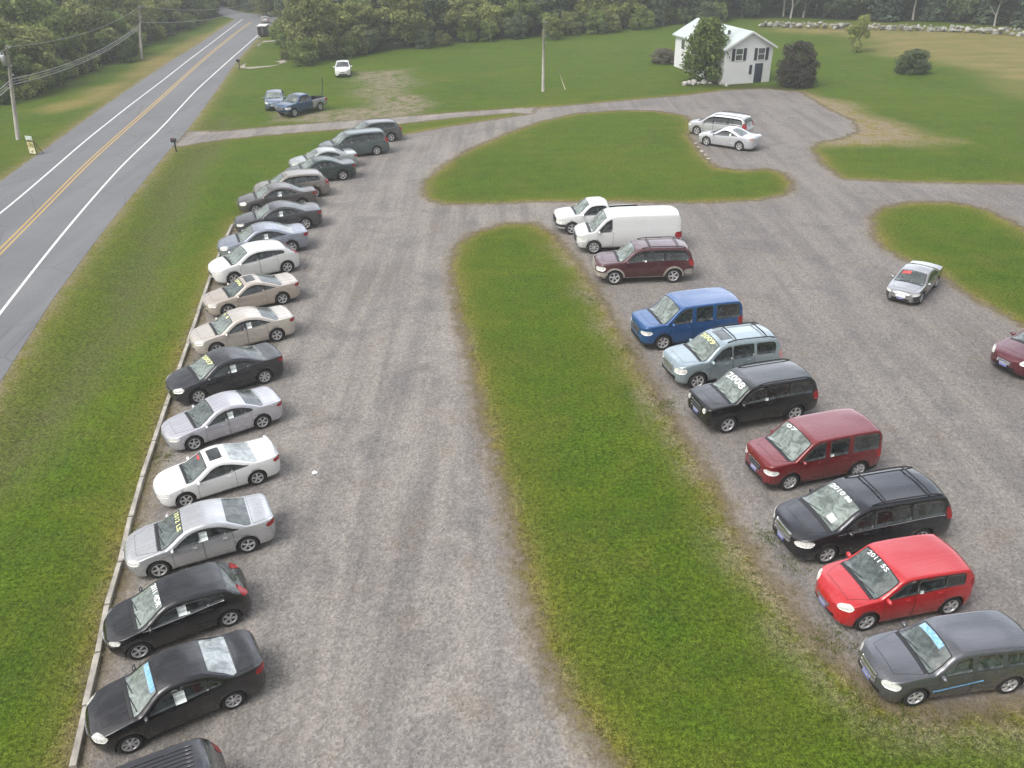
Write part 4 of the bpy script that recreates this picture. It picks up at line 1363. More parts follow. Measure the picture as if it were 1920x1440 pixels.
# ------------------------------------------------------------------ house
SIDING = plain('white_siding', (.70, .71, .72), .6, 0, .03, 1.0)
def mat_siding():
    t = NT('clapboard')
    oc = t.node('TexCoord').outputs['Object']
    w = t.node('TexWave'); w.bands_direction = 'Z'; w.wave_profile = 'SAW'; w.inputs['Scale'].default_value = 1.3; w.inputs['Distortion'].default_value = 0
    t.l(oc, w.inputs[0])
    n = t.noise(1.2, 5, vec=oc)
    b = t.bsdf(Base_Color=t.ramp(n, [(.3, (.74, .75, .77)), (.7, (.80, .81, .82))]), Roughness=.6, Normal=t.bump(w.outputs[0], .6, .02))
    return t.finish(b)
CLAP = mat_siding()
ROOFM = plain('pale_roof_metal', (.46, .52, .50), .5, .1, .12, .6)
FASC = plain('white_fascia', (.72, .75, .73), .5)
SHUT = plain('dark_shutter', (.035, .038, .05), .6)
PANE = glassm('house_glass', (.10, .11, .12), .5)
a_ = gp(1355, 159); b_ = gp(1449, 156); back = gp(1262, 112)
wd = (b_ - a_); HWID = wd.length; hx = wd.normalized()
hx = Vector((.975, .222, 0)).normalized()
HWID = 5.55
HLEN = 13.5
hz = math.atan2(hx.y, hx.x)
house = thing('white_house', 'white two-storey gabled house with dark shutters among bushes', 'house', tuple(a_), hz)
EAVE, RIDGE = 3.7, 5.2
bm = bmesh.new()
W_ = HWID
v = [bm.verts.new(p) for p in ((0, 0, -.3), (W_, 0, -.3), (W_, 0, EAVE), (W_ / 2, 0, RIDGE), (0, 0, EAVE), (0, HLEN, -.3), (W_, HLEN, -.3), (W_, HLEN, EAVE), (W_ / 2, HLEN, RIDGE), (0, HLEN, EAVE))]
for idx in ((0, 1, 2, 3, 4), (9, 8, 7, 6, 5), (0, 4, 9, 5), (1, 6, 7, 2)):
    bm.faces.new([v[i] for i in idx])
obj('wall', bm, CLAP, house)
bm = bmesh.new()
ov = .35; sl = (RIDGE - EAVE) / (W_ / 2)
for sg in (0, 1):
    x_e = -ov if sg == 0 else W_ + ov
    z_e = EAVE - sl * ov
    P = [(x_e, -ov, z_e), (W_ / 2, -ov, RIDGE), (W_ / 2, HLEN + ov, RIDGE), (x_e, HLEN + ov, z_e)]
    lo = [bm.verts.new((x, y, z + .03)) for x, y, z in P]; hi = [bm.verts.new((x, y, z + .16)) for x, y, z in P]
    bm.faces.new(hi); bm.faces.new(lo[::-1])
    for k in range(4): bm.faces.new((lo[k], lo[(k + 1) % 4], hi[(k + 1) % 4], hi[k]))
bmesh.ops.recalc_face_normals(bm, faces=bm.faces)
roof = obj('roof', bm, ROOFM, house)
bm = bmesh.new()
tube(bm, [(W_ * .30, 3.0, EAVE + sl * W_ * .30), (W_ * .30, 3.0, EAVE + sl * W_ * .30 + .55)], .16, 8)
obj('roof_vent', bm, plain('dark_vent', (.10, .11, .11), .6), roof)
bm = bmesh.new()
for sg in (0, 1):
    x_e = -ov if sg == 0 else W_ + ov
    z_e = EAVE - sl * ov
    p0 = Vector((x_e, -ov - .02, z_e + .08)); p1 = Vector((W_ / 2, -ov - .02, RIDGE + .08))
    for a, b in ((p0, p1),):
        vs = [bm.verts.new(q) for q in (a + Vector((0, 0, -.12)), b + Vector((0, 0, -.12)), b + Vector((0, 0, .1)), a + Vector((0, 0, .1)))]
        vs2 = [bm.verts.new(q.co + Vector((0, -.03, 0))) for q in vs]
        bm.faces.new(vs2); bm.faces.new(vs[::-1])
        for k in range(4): bm.faces.new((vs[k], vs[(k + 1) % 4], vs2[(k + 1) % 4], vs2[k]))
bmesh.ops.recalc_face_normals(bm, faces=bm.faces)
obj('fascia', bm, FASC, roof)
def house_window(x, z, w=.78, h=1.15):
    bm = bmesh.new()
    for (x0, x1, z0, z1) in ((x - w / 2 - .07, x + w / 2 + .07, z + h / 2, z + h / 2 + .08), (x - w / 2 - .07, x + w / 2 + .07, z - h / 2 - .08, z - h / 2),
                             (x - w / 2 - .07, x - w / 2, z - h / 2, z + h / 2), (x + w / 2, x + w / 2 + .07, z - h / 2, z + h / 2), (x - w / 2, x + w / 2, z - .03, z + .03)):
        box(bm, x0, x1, -.07, -.003, z0, z1)
    f = obj('window', bm, FASC, house)
    bm = bmesh.new(); box(bm, x - w / 2, x + w / 2, -.03, -.002, z - h / 2, z + h / 2)
    obj('pane', bm, PANE, f)
    for sg in (-1, 1):
        bm = bmesh.new(); xc = x + sg * (w / 2 + .28)
        box(bm, xc - .17, xc + .17, -.05, -.002, z - h / 2 - .05, z + h / 2 + .05)
        for k in range(9): box(bm, xc - .13, xc + .13, -.065, -.048, z - h / 2 + k * h / 9, z - h / 2 + k * h / 9 + .06)
        obj('shutter', bm, SHUT, house)
house_window(W_ * .285, 3.02); house_window(W_ * .76, 2.98)
bm = bmesh.new(); xd = W_ * .735
box(bm, xd - .46, xd + .46, -.06, -.002, 0, 2.02); 
for zz in (.25, 1.1): box(bm, xd - .33, xd + .33, -.075, -.058, zz, zz + .7)
dr = obj('door', bm, plain('navy_door', (.04, .05, .075), .5), house)
bm = bmesh.new(); bmesh.ops.create_icosphere(bm, subdivisions=2, radius=.05); bmesh.ops.translate(bm, vec=(xd - .36, -.10, .98), verts=bm.verts)
obj('handle', bm, M_CHROME, dr)
bm = bmesh.new(); box(bm, xd - 1.12, xd - .82, -.05, -.002, .95, 1.9); obj('small_shutter', bm, SHUT, house)
for y in (2.2, 5.0, 8.5, 11.2):
    bm = bmesh.new(); box(bm, -.04, -.002, y - .4, y + .4, 2.3, 3.3)
    obj('side_window', bm, PANE, house)

# distant blue roofed house, half seen over the road bend
hb = gp(446, 3)
h2 = thing('blue_roofed_house', 'far house with a slate blue roof above the bend of the road', 'house', (hb.x - 4, hb.y + 4, 0), .3)
bm = bmesh.new(); box(bm, -5, 5, -3, 3, 0, 2.4); obj('wall', bm, CLAP, h2)
bm = bmesh.new()
v = [bm.verts.new(p) for p in ((-5.4, -3.5, 2.3), (5.4, -3.5, 2.3), (5.4, 0, 4.4), (-5.4, 0, 4.4), (-5.4, 3.5, 2.3), (5.4, 3.5, 2.3))]
for idx in ((0, 1, 2, 3), (3, 2, 5, 4), (0, 3, 4), (1, 5, 2), (0, 4, 5, 1)): bm.faces.new([v[i] for i in idx])
bmesh.ops.recalc_face_normals(bm, faces=bm.faces)
obj('roof', bm, plain('blue_roof', (.10, .14, .26), .6), h2)

# pale building glimpsed through the grove
pb = gp(830, 55)
h3 = thing('pale_building', 'pale building glimpsed through the tops of the grove trees', 'house', (gp(852, 40).x, gp(852, 40).y + 6, 0), .2)
bm = bmesh.new(); box(bm, -3.5, 3.5, -3, 3, 0, 5.2); obj('wall', bm, CLAP, h3)
bm = bmesh.new()
v = [bm.verts.new(p) for p in ((-3.9, -3.5, 5.1), (3.9, -3.5, 5.1), (3.9, 0, 7.4), (-3.9, 0, 7.4), (-3.9, 3.5, 5.1), (3.9, 3.5, 5.1))]
for idx in ((0, 1, 2, 3), (3, 2, 5, 4), (0, 3, 4), (1, 5, 2), (0, 4, 5, 1)): bm.faces.new([v[i] for i in idx])
bmesh.ops.recalc_face_normals(bm, faces=bm.faces)
obj('roof', bm, plain('white_roof', (.62, .62, .62), .6), h3)

# ------------------------------------------------------------------ trees
def leaf_mat(name, dark, light, transl=.25):
    t = NT(name)
    geo = t.node('NewGeometry')
    oi = t.node('ObjectInfo')
    nz = t.noise(.55, 4, vec=geo.outputs['Position'])
    f = t.math('ADD', t.math('MULTIPLY', geo.outputs['Random Per Island'], .55), t.math('MULTIPLY', nz, .6), True)
    f = t.math('ADD', f, t.math('MULTIPLY', t.math('ADD', oi.outputs['Random'], -.5), .35), True)
    c = t.ramp(f, [(.2, dark), (.85, light)])
    b = t.bsdf(Base_Color=c, Roughness=.75, Specular_IOR_Level=.25)
    tr = t.node('BsdfTranslucent'); t.l(c, tr.inputs[0])
    mx = t.node('MixShader'); mx.inputs[0].default_value = transl
    t.l(b.outputs[0], mx.inputs[1]); t.l(tr.outputs[0], mx.inputs[2]); t.l(mx.outputs[0], t.out.inputs[0])
    return t.m


LM = {'green': leaf_mat('leaves_green', (.070, .110, .030), (.260, .330, .095), .35),
      'olive': leaf_mat('leaves_olive', (.090, .115, .038), (.310, .335, .120), .35),
      'yellow': leaf_mat('leaves_yellow_green', (.130, .170, .040), (.410, .440, .140), .35),
      'conifer': leaf_mat('needles_dark', (.034, .058, .040), (.125, .170, .105), .15),
      'dark': leaf_mat('leaves_dark', (.045, .068, .034), (.155, .200, .095), .25),
      'purple': leaf_mat('leaves_purple', (.026, .025, .022), (.090, .082, .064), .25),
      'flower': leaf_mat('leaves_flowering', (.06, .09, .04), (.26, .22, .17), .3)}
BARK = plain('bark', (.10, .085, .068), .9, 0, .4, 2); BARKP = plain('pale_bark', (.30, .29, .26), .9, 0, .4, 2)


def leaf(bm, p, n, s):
    n = n.normalized()
    u = n.orthogonal().normalized(); a = random.uniform(0, 2 * PI)
    q = Matrix.Rotation(a, 3, n); u = q @ u; w = n.cross(u)
    s1 = s * random.uniform(.6, 1.3); s2 = s * random.uniform(.35, .8)
    c = n * s * .25
    vs = [bm.verts.new(p - u * s1), bm.verts.new(p - w * s2 + c), bm.verts.new(p + u * s1), bm.verts.new(p + w * s2 + c)]
    bm.faces.new(vs)


def rvec():
    while True:
        v = Vector((random.uniform(-1, 1), random.uniform(-1, 1), random.uniform(-1, 1)))
        if .05 < v.length < 1: return v.normalized()


def crown_mesh(kind, n=2600, ls=.045):
    """unit crown: height 1 (0..1), radius about .35"""
    bm = bmesh.new()
    lobes = []
    if kind == 'broad':
        for _ in range(22):
            z = random.uniform(.14, .90); rr = .34 * math.sqrt(max(.05, 1 - ((z - .48) / .50) ** 2))
            a = random.uniform(0, 2 * PI); r = rr * random.uniform(.35, 1.0)
            lobes.append((Vector((r * math.cos(a), r * math.sin(a), z)), random.uniform(.07, .15)))
        lobes.append((Vector((0, 0, .55)), .24))
    elif kind == 'tall':
        for _ in range(20):
            z = random.uniform(.36, .95); rr = .22 * math.sqrt(max(.05, 1 - ((z - .65) / .36) ** 2))
            a = random.uniform(0, 2 * PI); r = rr * random.uniform(.2, 1.0)
            lobes.append((Vector((r * math.cos(a), r * math.sin(a), z)), random.uniform(.05, .11)))
    elif kind == 'bush':
        for _ in range(26):
            z = random.uniform(.06, .88); rr = .46 * math.sqrt(max(.08, 1 - ((z - .36) / .62) ** 2))
            a = random.uniform(0, 2 * PI); r = rr * random.uniform(.3, 1.0)
            lobes.append((Vector((r * math.cos(a), r * math.sin(a), z)), random.uniform(.09, .19)))
        lobes.append((Vector((0, 0, .4)), .3))
    elif kind in ('dome', 'cone'):
        for _ in range(120):
            z = random.uniform(.05, .93)
            rr = .50 * math.sqrt(max(.02, 1 - ((z - .38) / .60) ** 2)) if kind == 'dome' else (.40 * min(1, .75 + z * .9) * (1 - max(0, z - .35) ** 1.5 * 1.75))
            a = random.uniform(0, 2 * PI); r = rr * random.random() ** .4 * .86
            lobes.append((Vector((r * math.cos(a), r * math.sin(a), z)), random.uniform(.08, .15)))
        lobes.append((Vector((0, 0, .38)), .30 if kind == 'dome' else .24))
    if kind == 'conifer':
        for _ in range(n):
            z = random.random() ** .75 * .0 + random.uniform(.06, 1.0)
            rr = .24 * (1 - z) ** .85 + .012
            tier = .5 + .5 * math.sin(z * 62)
            a = random.uniform(0, 2 * PI)
            r = rr * (random.random() ** .45) * (.72 + .32 * tier)
            p = Vector((r * math.cos(a), r * math.sin(a), z - r * .35))
            leaf(bm, p, Vector((math.cos(a) * .5, math.sin(a) * .5, 1)) + rvec() * .6, ls * (1.05 - .5 * z))
    else:
        wts = [l[1] ** 2 for l in lobes]
        for _ in range(n):
            c, r = random.choices(lobes, wts)[0]
            d = rvec()
            if d.z < -.3 and random.random() < .5: d.z = -d.z
            rad = r * (random.random() ** .33)
            p = c + Vector((d.x, d.y, d.z * .85)) * rad * (1.0 + (.25 if random.random() < .07 else 0))
            if p.z < .015: p.z = .015 + random.random() * .03
            leaf(bm, p, d + rvec() * .7, ls)
    me = bpy.data.meshes.new('crown_' + kind); bm.to_mesh(me); bm.free()
    return me


def trunk_mesh(kind):
    bm = bmesh.new()
    top = {'broad': .62, 'tall': .85, 'bush': .45, 'conifer': .95, 'dome': .5, 'cone': .6}[kind]
    w = {'broad': .022, 'tall': .011, 'bush': .018, 'conifer': .014, 'dome': .02, 'cone': .02}[kind]
    k = 6
    pts = [Vector((random.uniform(-.012, .012) * i, random.uniform(-.012, .012) * i, -.02 + (top + .02) * i / k)) for i in range(k + 1)]
    tube(bm, pts, [w * (1.25 - i / k) for i in range(k + 1)], 7)
    if kind != 'conifer':
        for j in range(6):
            i = random.randint(1, 4); p = pts[i]; a = random.uniform(0, 2 * PI); l = random.uniform(.12, .28)
            q = p + Vector((math.cos(a) * l, math.sin(a) * l, l * random.uniform(.5, 1.1)))
            tube(bm, [p, p.lerp(q, .5) + Vector((0, 0, .015)), q], [w * .55, w * .38, w * .15], 5)
    me = bpy.data.meshes.new('trunk_' + kind); bm.normal_update(); bm.to_mesh(me); bm.free()
    return me


CR = {}; TR = {}
for kind, nv, n, ls in (('broad', 4, 3600, .030), ('tall', 3, 2000, .027), ('bush', 3, 2600, .042), ('conifer', 3, 2600, .034), ('dome', 2, 9000, .026), ('cone', 1, 9000, .026)):
    CR[kind] = [crown_mesh(kind, n, ls) for _ in range(nv)]
    TR[kind] = [trunk_mesh(kind) for _ in range(2)]
CACHE = {}


def tree(name, label, cat, group, kind, leafm, x, y, h, wide=1.0, bark=None, z=0.0, pale=False):
    o = thing(name, label, cat, (x, y, z - .05), random.uniform(0, 6.28), group)
    i = random.randrange(len(CR[kind])); j = random.randrange(2)
    ck = (kind, i, leafm); tk = (kind, j, pale)
    if ck not in CACHE:
        me = CR[kind][i].copy(); me.materials.append(LM[leafm]); CACHE[ck] = me
    if tk not in CACHE:
        me = TR[kind][j].copy(); me.materials.append(BARKP if pale else BARK); CACHE[tk] = me
    c = link('crown', CACHE[ck], o); t_ = link('trunk', CACHE[tk], o)
    c.scale = (h * wide, h * wide, h); t_.scale = (h, h, h)
    return o


def scatter(poly, edge_poly, spacing, dmin, dmax, n_try=6000, seed=1):
    rr = random.Random(seed)
    P = np.array(poly); E = [p for p in edge_poly]
    x0, x1, y0, y1 = P[:, 0].min(), P[:, 0].max(), P[:, 1].min(), P[:, 1].max()
    cx = np.array([rr.uniform(x0, x1) for _ in range(n_try)]); cy = np.array([rr.uniform(y0, y1) for _ in range(n_try)])
    ins = sdf(cx, cy, poly) > 0
    d = seg_dist(cx, cy, E, False)
    ok = ins & (d >= dmin) & (d <= dmax)
    out = []
    for x, y, dd in zip(cx[ok], cy[ok], d[ok]):
        if all((x - a) ** 2 + (y - b) ** 2 > spacing ** 2 for a, b, _ in out): out.append((x, y, dd))
    return out


inv = cam_m.inverted()
def proj(x, y, z):
    p = inv @ Vector((x, y, z))
    if p.z > -1: return None
    return (960 + F_PX * p.x / -p.z, 720 - F_PX * p.y / -p.z)


def inview(x, y, m=120):
    q = proj(x, y, 0)
    return q is not None and -m < q[0] < 1920 + m and q[1] > -150


ntree = 0
for poly, edge, tagname, conf in ((WOODS[0], w_left, 'left', .20), (WOODS[1], w_grove, 'grove', .05), (WOODS[2], w_right, 'right', .38)):
    layers = [(1.9, .2, 3.0), (3.3, 3.0, 14), (6.0, 14, 46)] if tagname != 'right' else [(2.6, 1.0, 10), (4.0, 10, 26), (7.0, 26, 60)]
    for li, (sp, d0, d1) in enumerate(layers):
        for x, y, dd in scatter(poly, edge, sp, d0, d1, 5000, li + 3):
            if not inview(x, y): continue
            if tagname == 'grove' and (x - h3.location.x) ** 2 + (y - h3.location.y) ** 2 < 30: continue
            r = random.random(); ntree += 1
            if tagname == 'left':
                if li == 0:
                    tree('shrub', 'leafy green shrub along the front of the wood left of the road', 'shrub', 'shrubs along the left wood', 'bush', random.choice(['green', 'olive', 'yellow', 'yellow', 'green']), x, y, random.uniform(2.2, 4.4), random.uniform(.9, 1.3))
                elif r < conf:
                    tree('conifer', 'dark conifer in the wood left of the road', 'tree', 'conifers in the left wood', 'conifer', 'conifer', x, y, random.uniform(9, 14), random.uniform(.9, 1.2))
                else:
                    yl = random.choice(['green', 'olive', 'olive', 'yellow', 'green'])
                    tree('broadleaf_tree', 'broad green tree in the wood left of the road', 'tree', 'broad trees in the left wood', 'broad', yl, x, y, random.uniform(6.5, 11), random.uniform(.8, 1.15))
            elif tagname == 'grove':
                if li == 0:
                    tree('shrub', 'dark leafy shrub at the foot of the grove behind the far lawn', 'shrub', 'shrubs at the foot of the grove', 'bush', random.choice(['dark', 'green', 'green', 'olive']), x, y, random.uniform(2.0, 4.0), random.uniform(.9, 1.3))
                elif r < conf:
                    tree('conifer', 'dark conifer in the grove behind the far lawn', 'tree', 'conifers in the grove', 'conifer', 'conifer', x, y, random.uniform(8, 12), 1.1)
                else:
                    tree('broadleaf_tree', 'broad olive green tree in the grove behind the far lawn', 'tree', 'broad trees in the grove', 'broad', random.choice(['olive', 'olive', 'green', 'yellow', 'dark']), x, y, random.uniform(6.5, 10), random.uniform(.85, 1.2))
            else:
                if r < conf:
                    tree('conifer', 'dark conifer in the wood behind the stone wall', 'tree', 'conifers behind the stone wall', 'conifer', 'conifer', x, y, random.uniform(9, 14), random.uniform(.9, 1.2))
                elif r < .8:
                    tree('slender_tree', 'slender pale trunked tree in the wood behind the stone wall', 'tree', 'slender trees behind the stone wall', 'tall', random.choice(['dark', 'olive', 'dark']), x, y, random.uniform(10, 15), random.uniform(1, 1.4), pale=random.random() < .7)
                else:
                    tree('broadleaf_tree', 'dark broad tree in the wood behind the stone wall', 'tree', 'broad trees behind the stone wall', 'broad', 'dark', x, y, random.uniform(7, 11), 1.0)

# trees over the bend at the end of the road
for px, py, h in ((470, 20, 9), (486, 18, 8), (505, 17, 9), (516, 20, 8), (478, 8, 11), (498, 6, 12), (520, 6, 11), (456, 2, 12), (430, -4, 12), (470, -6, 13), (510, -8, 13), (412, -12, 12), (450, -14, 13), (490, -16, 14), (530, -14, 14)):
    p = gp(px, py)
    tree('conifer', 'dark conifer beyond the bend at the end of the road', 'tree', 'conifers beyond the road bend', 'conifer', 'conifer', p.x, p.y, h * .55, 1.5)

# single bushes and trees
def single(name, label, cat, kind, leafm, px, py, hpx, wpx):
    p = gp(px, py)
    q = at_y(px, py - hpx, p.y)
    h = q.z
    k = {'bush': 1.1, 'broad': .80, 'tall': .6, 'conifer': .5, 'dome': 1.06, 'cone': .78}[kind]
    sc_ = (gp(px + wpx / 2, py) - gp(px - wpx / 2, py)).length
    return tree(name, label, cat, None, kind, leafm, p.x, p.y, h, sc_ / h / k), p
single('tall_shrub', 'tall green shrub with a pale pointed top in front of the white house', 'shrub', 'cone', 'green', 1322, 153, 122, 92)
single('tall_shrub', 'round purple brown shrub at the right corner of the white house', 'shrub', 'dome', 'purple', 1490, 161, 84, 86)
single('small_tree', 'small yellow green tree standing alone before the stone wall', 'tree', 'broad', 'yellow', 1606, 97, 78, 48)
single('low_shrub', 'low dark green shrub alone on the slope right of the house', 'shrub', 'dome', 'dark', 1708, 137, 46, 76)
single('flowering_shrub', 'low flowering shrub with pink and white blooms left of the house', 'shrub', 'dome', 'flower', 1246, 118, 28, 62)
single('small_tree', 'slight yellowish tree behind the tall utility pole on the lawn', 'tree', 'broad', 'yellow', 1034, 74, 46, 44)

# ------------------------------------------------------------------ stone wall
def rock(bm, c, s, seed=None):
    m = Matrix.Translation(c) @ Matrix.Rotation(random.uniform(0, 6), 4, 'Z') @ Matrix.Rotation(random.uniform(-.5, .5), 4, 'X')
    r = bmesh.ops.create_icosphere(bm, subdivisions=2, radius=1)
    k = Vector((s * random.uniform(.7, 1.4), s * random.uniform(.6, 1.0), s * random.uniform(.5, .85)))
    ph = [random.uniform(0, 6) for _ in range(6)]
    for v in r['verts']:
        p = v.co
        d = 1 + .18 * math.sin(3.1 * p.x + ph[0]) + .16 * math.sin(3.7 * p.y + ph[1]) + .16 * math.sin(4.1 * p.z + ph[2])
        v.co = m @ Vector((p.x * k.x * d, p.y * k.y * d, p.z * k.z * d))


def mat_rock():
    t = NT('field_stone')
    geo = t.node('NewGeometry')
    n = t.noise(1.8, 6, .7)
    c = t.ramp(t.math('ADD', t.math('MULTIPLY', geo.outputs['Random Per Island'], .6), t.math('MULTIPLY', n, .5)), [(.15, (.13, .13, .11)), (.5, (.28, .28, .25)), (.9, (.42, .41, .38))])
    return t.finish(t.bsdf(Base_Color=c, Roughness=.9, Normal=t.bump(n, .6, .05)))
ROCK = mat_rock()
wl = [gp(*p) for p in ((1425, 50), (1500, 52), (1600, 55), (1700, 58), (1800, 60), (1870, 64), (1960, 72), (2080, 84))]
bm = bmesh.new()
for a, b in zip(wl, wl[1:]):
    n = int((b - a).length / .22)
    for k in range(n):
        p = a.lerp(b, (k + random.random()) / n) + Vector((random.uniform(-.2, .2), random.uniform(-.7, .7), 0))
        lay = random.random()
        rock(bm, Vector((p.x, p.y, .1 + lay * .75)), random.uniform(.18, .48) * (1.15 - .4 * lay))
wall = obj('stone_wall', bm, ROCK, smooth=False)
tag(wall, 'long dry wall of pale field stones in front of the right hand wood', 'stone wall')


def stone(label, px, py, s, group=None):
    bm = bmesh.new(); rock(bm, Vector((0, 0, s * .3)), s)
    o = obj('boulder', bm, ROCK); p = gp(px, py); o.location = (p.x, p.y, 0)
    tag(o, label, 'stone', group)
for px, py, s in ((1284, 160, .4), (1292, 158, .35), (1300, 157, .45), (1310, 158, .3), (1320, 156, .42), (1331, 158, .3), (1352, 158, .35), (1362, 161, .3)):
    stone('pale stone in the bed edge under the tall green shrub by the house', px, py, s, 'stones by the house shrub')
for px, py, s in ((1305, 270, .15), (1310, 277, .13), (1316, 285, .15), (1322, 291, .12), (1328, 299, .15)):
    stone('small pale stone edging the far grass island beside the silver coupe', px, py, s, 'stones edging the far island')

# ------------------------------------------------------------------ poles and lines
POLEM = plain('grey_pole_wood', (.36, .34, .30), .85, 0, .25, 1.5)
METAL = plain('galvanised_metal', (.42, .43, .44), .5, .5)


def pole(label, base, top, r, extras=True):
    A = gp(*base); B_ = at_y(top[0], top[1], A.y)
    o = thing('utility_pole', label, 'utility pole', (A.x, A.y, 0), 0, 'utility poles')
    d = B_ - A
    bm = bmesh.new(); tube(bm, [Vector((0, 0, -.3)), d * .5, d], [r * 1.15, r, r * .75], 10)
    obj('pole', bm, POLEM, o)
    if extras:
        bm = bmesh.new()
        for f in (.985, .80, .70):
            c = d * f
            box(bm, c.x - .12, c.x + .28, c.y - .06, c.y + .06, c.z - .05, c.z + .05)
        obj('bracket', bm, METAL, o)
    return o, A, B_
p1, A1, T1 = pole('tall grey utility pole with a transformer at the left edge of the photo', (33, 262), (13, 86), .16)
bm = bmesh.new()
c = (T1 - A1) * .86
lathe(bm, [(.001, c.z - .45), (.2, c.z - .45), (.21, c.z + .3), (.16, c.z + .38), (.001, c.z + .4)], 16, 'Z')
for v in bm.verts: v.co += Vector((c.x - .36, c.y - .1, 0))
for a in (-.1, .1): tube(bm, [(c.x - .36 + a, c.y - .1, c.z + .4), (c.x - .36 + a, c.y - .1, c.z + .75)], .035, 6)
obj('transformer', bm, METAL, p1)
p2, A2, T2 = pole('grey utility pole standing by the left verge further up the road', (265, 111), (261, 11), .15)
p3, A3, T3 = pole('grey utility pole standing alone on the far lawn', (1018, 171), (1020, 40), .15)
p4, A4, T4 = pole('pale utility pole at the end of the road by the dark conifers', (503, 26), (500, -6), .17, False)
WIRE = plain('cable', (.42, .43, .42), .6)
WIRED = plain('dark_cable', (.06, .06, .06), .6)


def wire(a, b, sag, r=.014, label='thin power line strung between the roadside poles', m=WIRE):
    bm = bmesh.new()
    tube(bm, [a.lerp(b, k / 16) - Vector((0, 0, sag * 4 * (k / 16) * (1 - k / 16))) for k in range(17)], r, 5)
    tag(obj('power_line', bm, m), label, 'cable', 'power lines along the road')
back = Vector((A1.x + 9, A1.y - 42, 0))
T0 = back + (T1 - A1)
def on(A, T_, f): return A.lerp(T_, f)
for f, r_ in ((.99, .016), (.66, .028), (.60, .028), (.63, .016)):
    wire(on(A1, T1, f) + Vector((.1, 0, 0)), on(A2, T2, f - (.0 if f > .9 else -.02)) + Vector((.1, 0, 0)), .9, r_)
    wire(on(A1, T1, f) + Vector((.1, 0, 0)), back + (on(A1, T1, f) - A1), .8, r_)
q4 = on(A4, T4, .95)
wire(on(A2, T2, .99), q4, 1.2, .02); wire(on(A2, T2, .70), on(A4, T4, .7), 1.2, .025)

# leaning stake and thin post
a = gp(1060, 168); b = at_y(1045, 128, a.y)
bm = bmesh.new(); tube(bm, [a, b], .05, 8)
bm.verts.ensure_lookup_table()
tag(obj('leaning_stake', bm, plain('yellow_wood', (.45, .44, .32), .8)), 'pale stake leaning beside the lone pole on the far lawn', 'stake')
a = gp(604, 178); b = at_y(604, 146, a.y)
bm = bmesh.new(); tube(bm, [a, b], .05, 8); box(bm, a.x - .12, a.x + .12, a.y - .12, a.y + .12, 0, .08)
tag(obj('thin_post', bm, WIRED), 'thin dark post standing behind the two-tone pickup', 'post')

# mailboxes
def mailbox(label, px, py, h, m):
    p = gp(px, py)
    o = thing('mailbox', label, 'mailbox', (p.x, p.y, 0), .1, 'mailboxes beside the road')
    bm = bmesh.new(); box(bm, -.05, .05, -.05, .05, -.1, h - .22, bev=.01); box(bm, -.26, .12, -.04, .04, h - .30, h - .22)
    obj('post', bm, POLEM if m is not M_TRIM else M_TRIM, o)
    bm = bmesh.new()
    n = 10; rings = []
    for x in (-.28, .16):
        ring = [bm.verts.new((x, -.11, h - .22)), ] + [bm.verts.new((x, -.11 * math.cos(PI * k / n), h - .08 + .11 * math.sin(PI * k / n))) for k in range(n + 1)] + [bm.verts.new((x, .11, h - .22))]
        rings.append(ring)
    for k in range(len(rings[0])):
        k2 = (k + 1) % len(rings[0]); bm.faces.new((rings[0][k], rings[0][k2], rings[1][k2], rings[1][k]))
    bm.faces.new(rings[0][::-1]); bm.faces.new(rings[1])
    bmesh.ops.recalc_face_normals(bm, faces=bm.faces)
    obj('box', bm, m, o)
    bm = bmesh.new(); box(bm, -.1, -.07, -.135, -.112, h - .1, h + .12); box(bm, -.18, -.07, -.135, -.112, h + .06, h + .12)
    obj('flag', bm, plain('red_flag', (.4, .03, .03), .5), o)
mailbox('dark mailbox on a post where the gravel driveway meets the road', 331, 284, 1.05, M_TRIM)
mailbox('dark mailbox at the mouth of the pale drive further along the road', 450, 131, 1.25, M_TRIM)
mailbox('grey mailbox beside the dark trailer at the far end of the road', 488, 86, 1.25, METAL)

# roadside sign
p = gp(63, 290)
sg_ = thing('roadside_sign', 'small yellow board sign in a brown frame on the grass left of the road', 'sign', (p.x, p.y, 0), -.35)
SB = plain('brown_frame', (.10, .075, .025), .7); SY = plain('yellow_board', (.62, .58, .28), .6, 0, .15, 6); SYP = plain('pale_yellow_board', (.78, .76, .52), .6); SW = plain('white_board', (.6, .66, .60), .6)
bm = bmesh.new()
box(bm, -.42, -.36, -.04, .04, 0, 1.15); box(bm, .36, .42, -.04, .04, 0, 1.15); box(bm, -.36, .36, -.035, .035, 1.06, 1.13); box(bm, -.36, .36, -.035, .035, .02, .09)
for sx in (-.39, .39): tube(bm, [(sx, .05, 1.1), (sx, .62, 0)], .03, 6)
obj('frame', bm, SB, sg_)
bm = bmesh.new(); box(bm, -.355, .355, -.02, .02, .56, 1.055); obj('board', bm, SY, sg_)
bm = bmesh.new(); box(bm, -.355, .355, -.025, .02, .095, .55); obj('board', bm, SYP, sg_)
bm = bmesh.new(); box(bm, -.34, .34, -.03, .03, 1.22, 1.52); box(bm, -.3, -.26, -.02, .02, 1.13, 1.23); box(bm, .26, .3, -.02, .02, 1.13, 1.23); obj('top_board', bm, SW, sg_)
bm = bmesh.new()
for (x0, x1, z0, z1) in ((-.05, .03, .62, .98), (.14, .22, .60, .92), (-.28, -.12, .70, .76), (-.12, .08, .20, .28), (.05, .16, .34, .40), (-.26, -.2, .42, .5)):
    box(bm, x0, x1, -.036, -.0255, z0, z1)
obj('lettering', bm, SB, sg_)

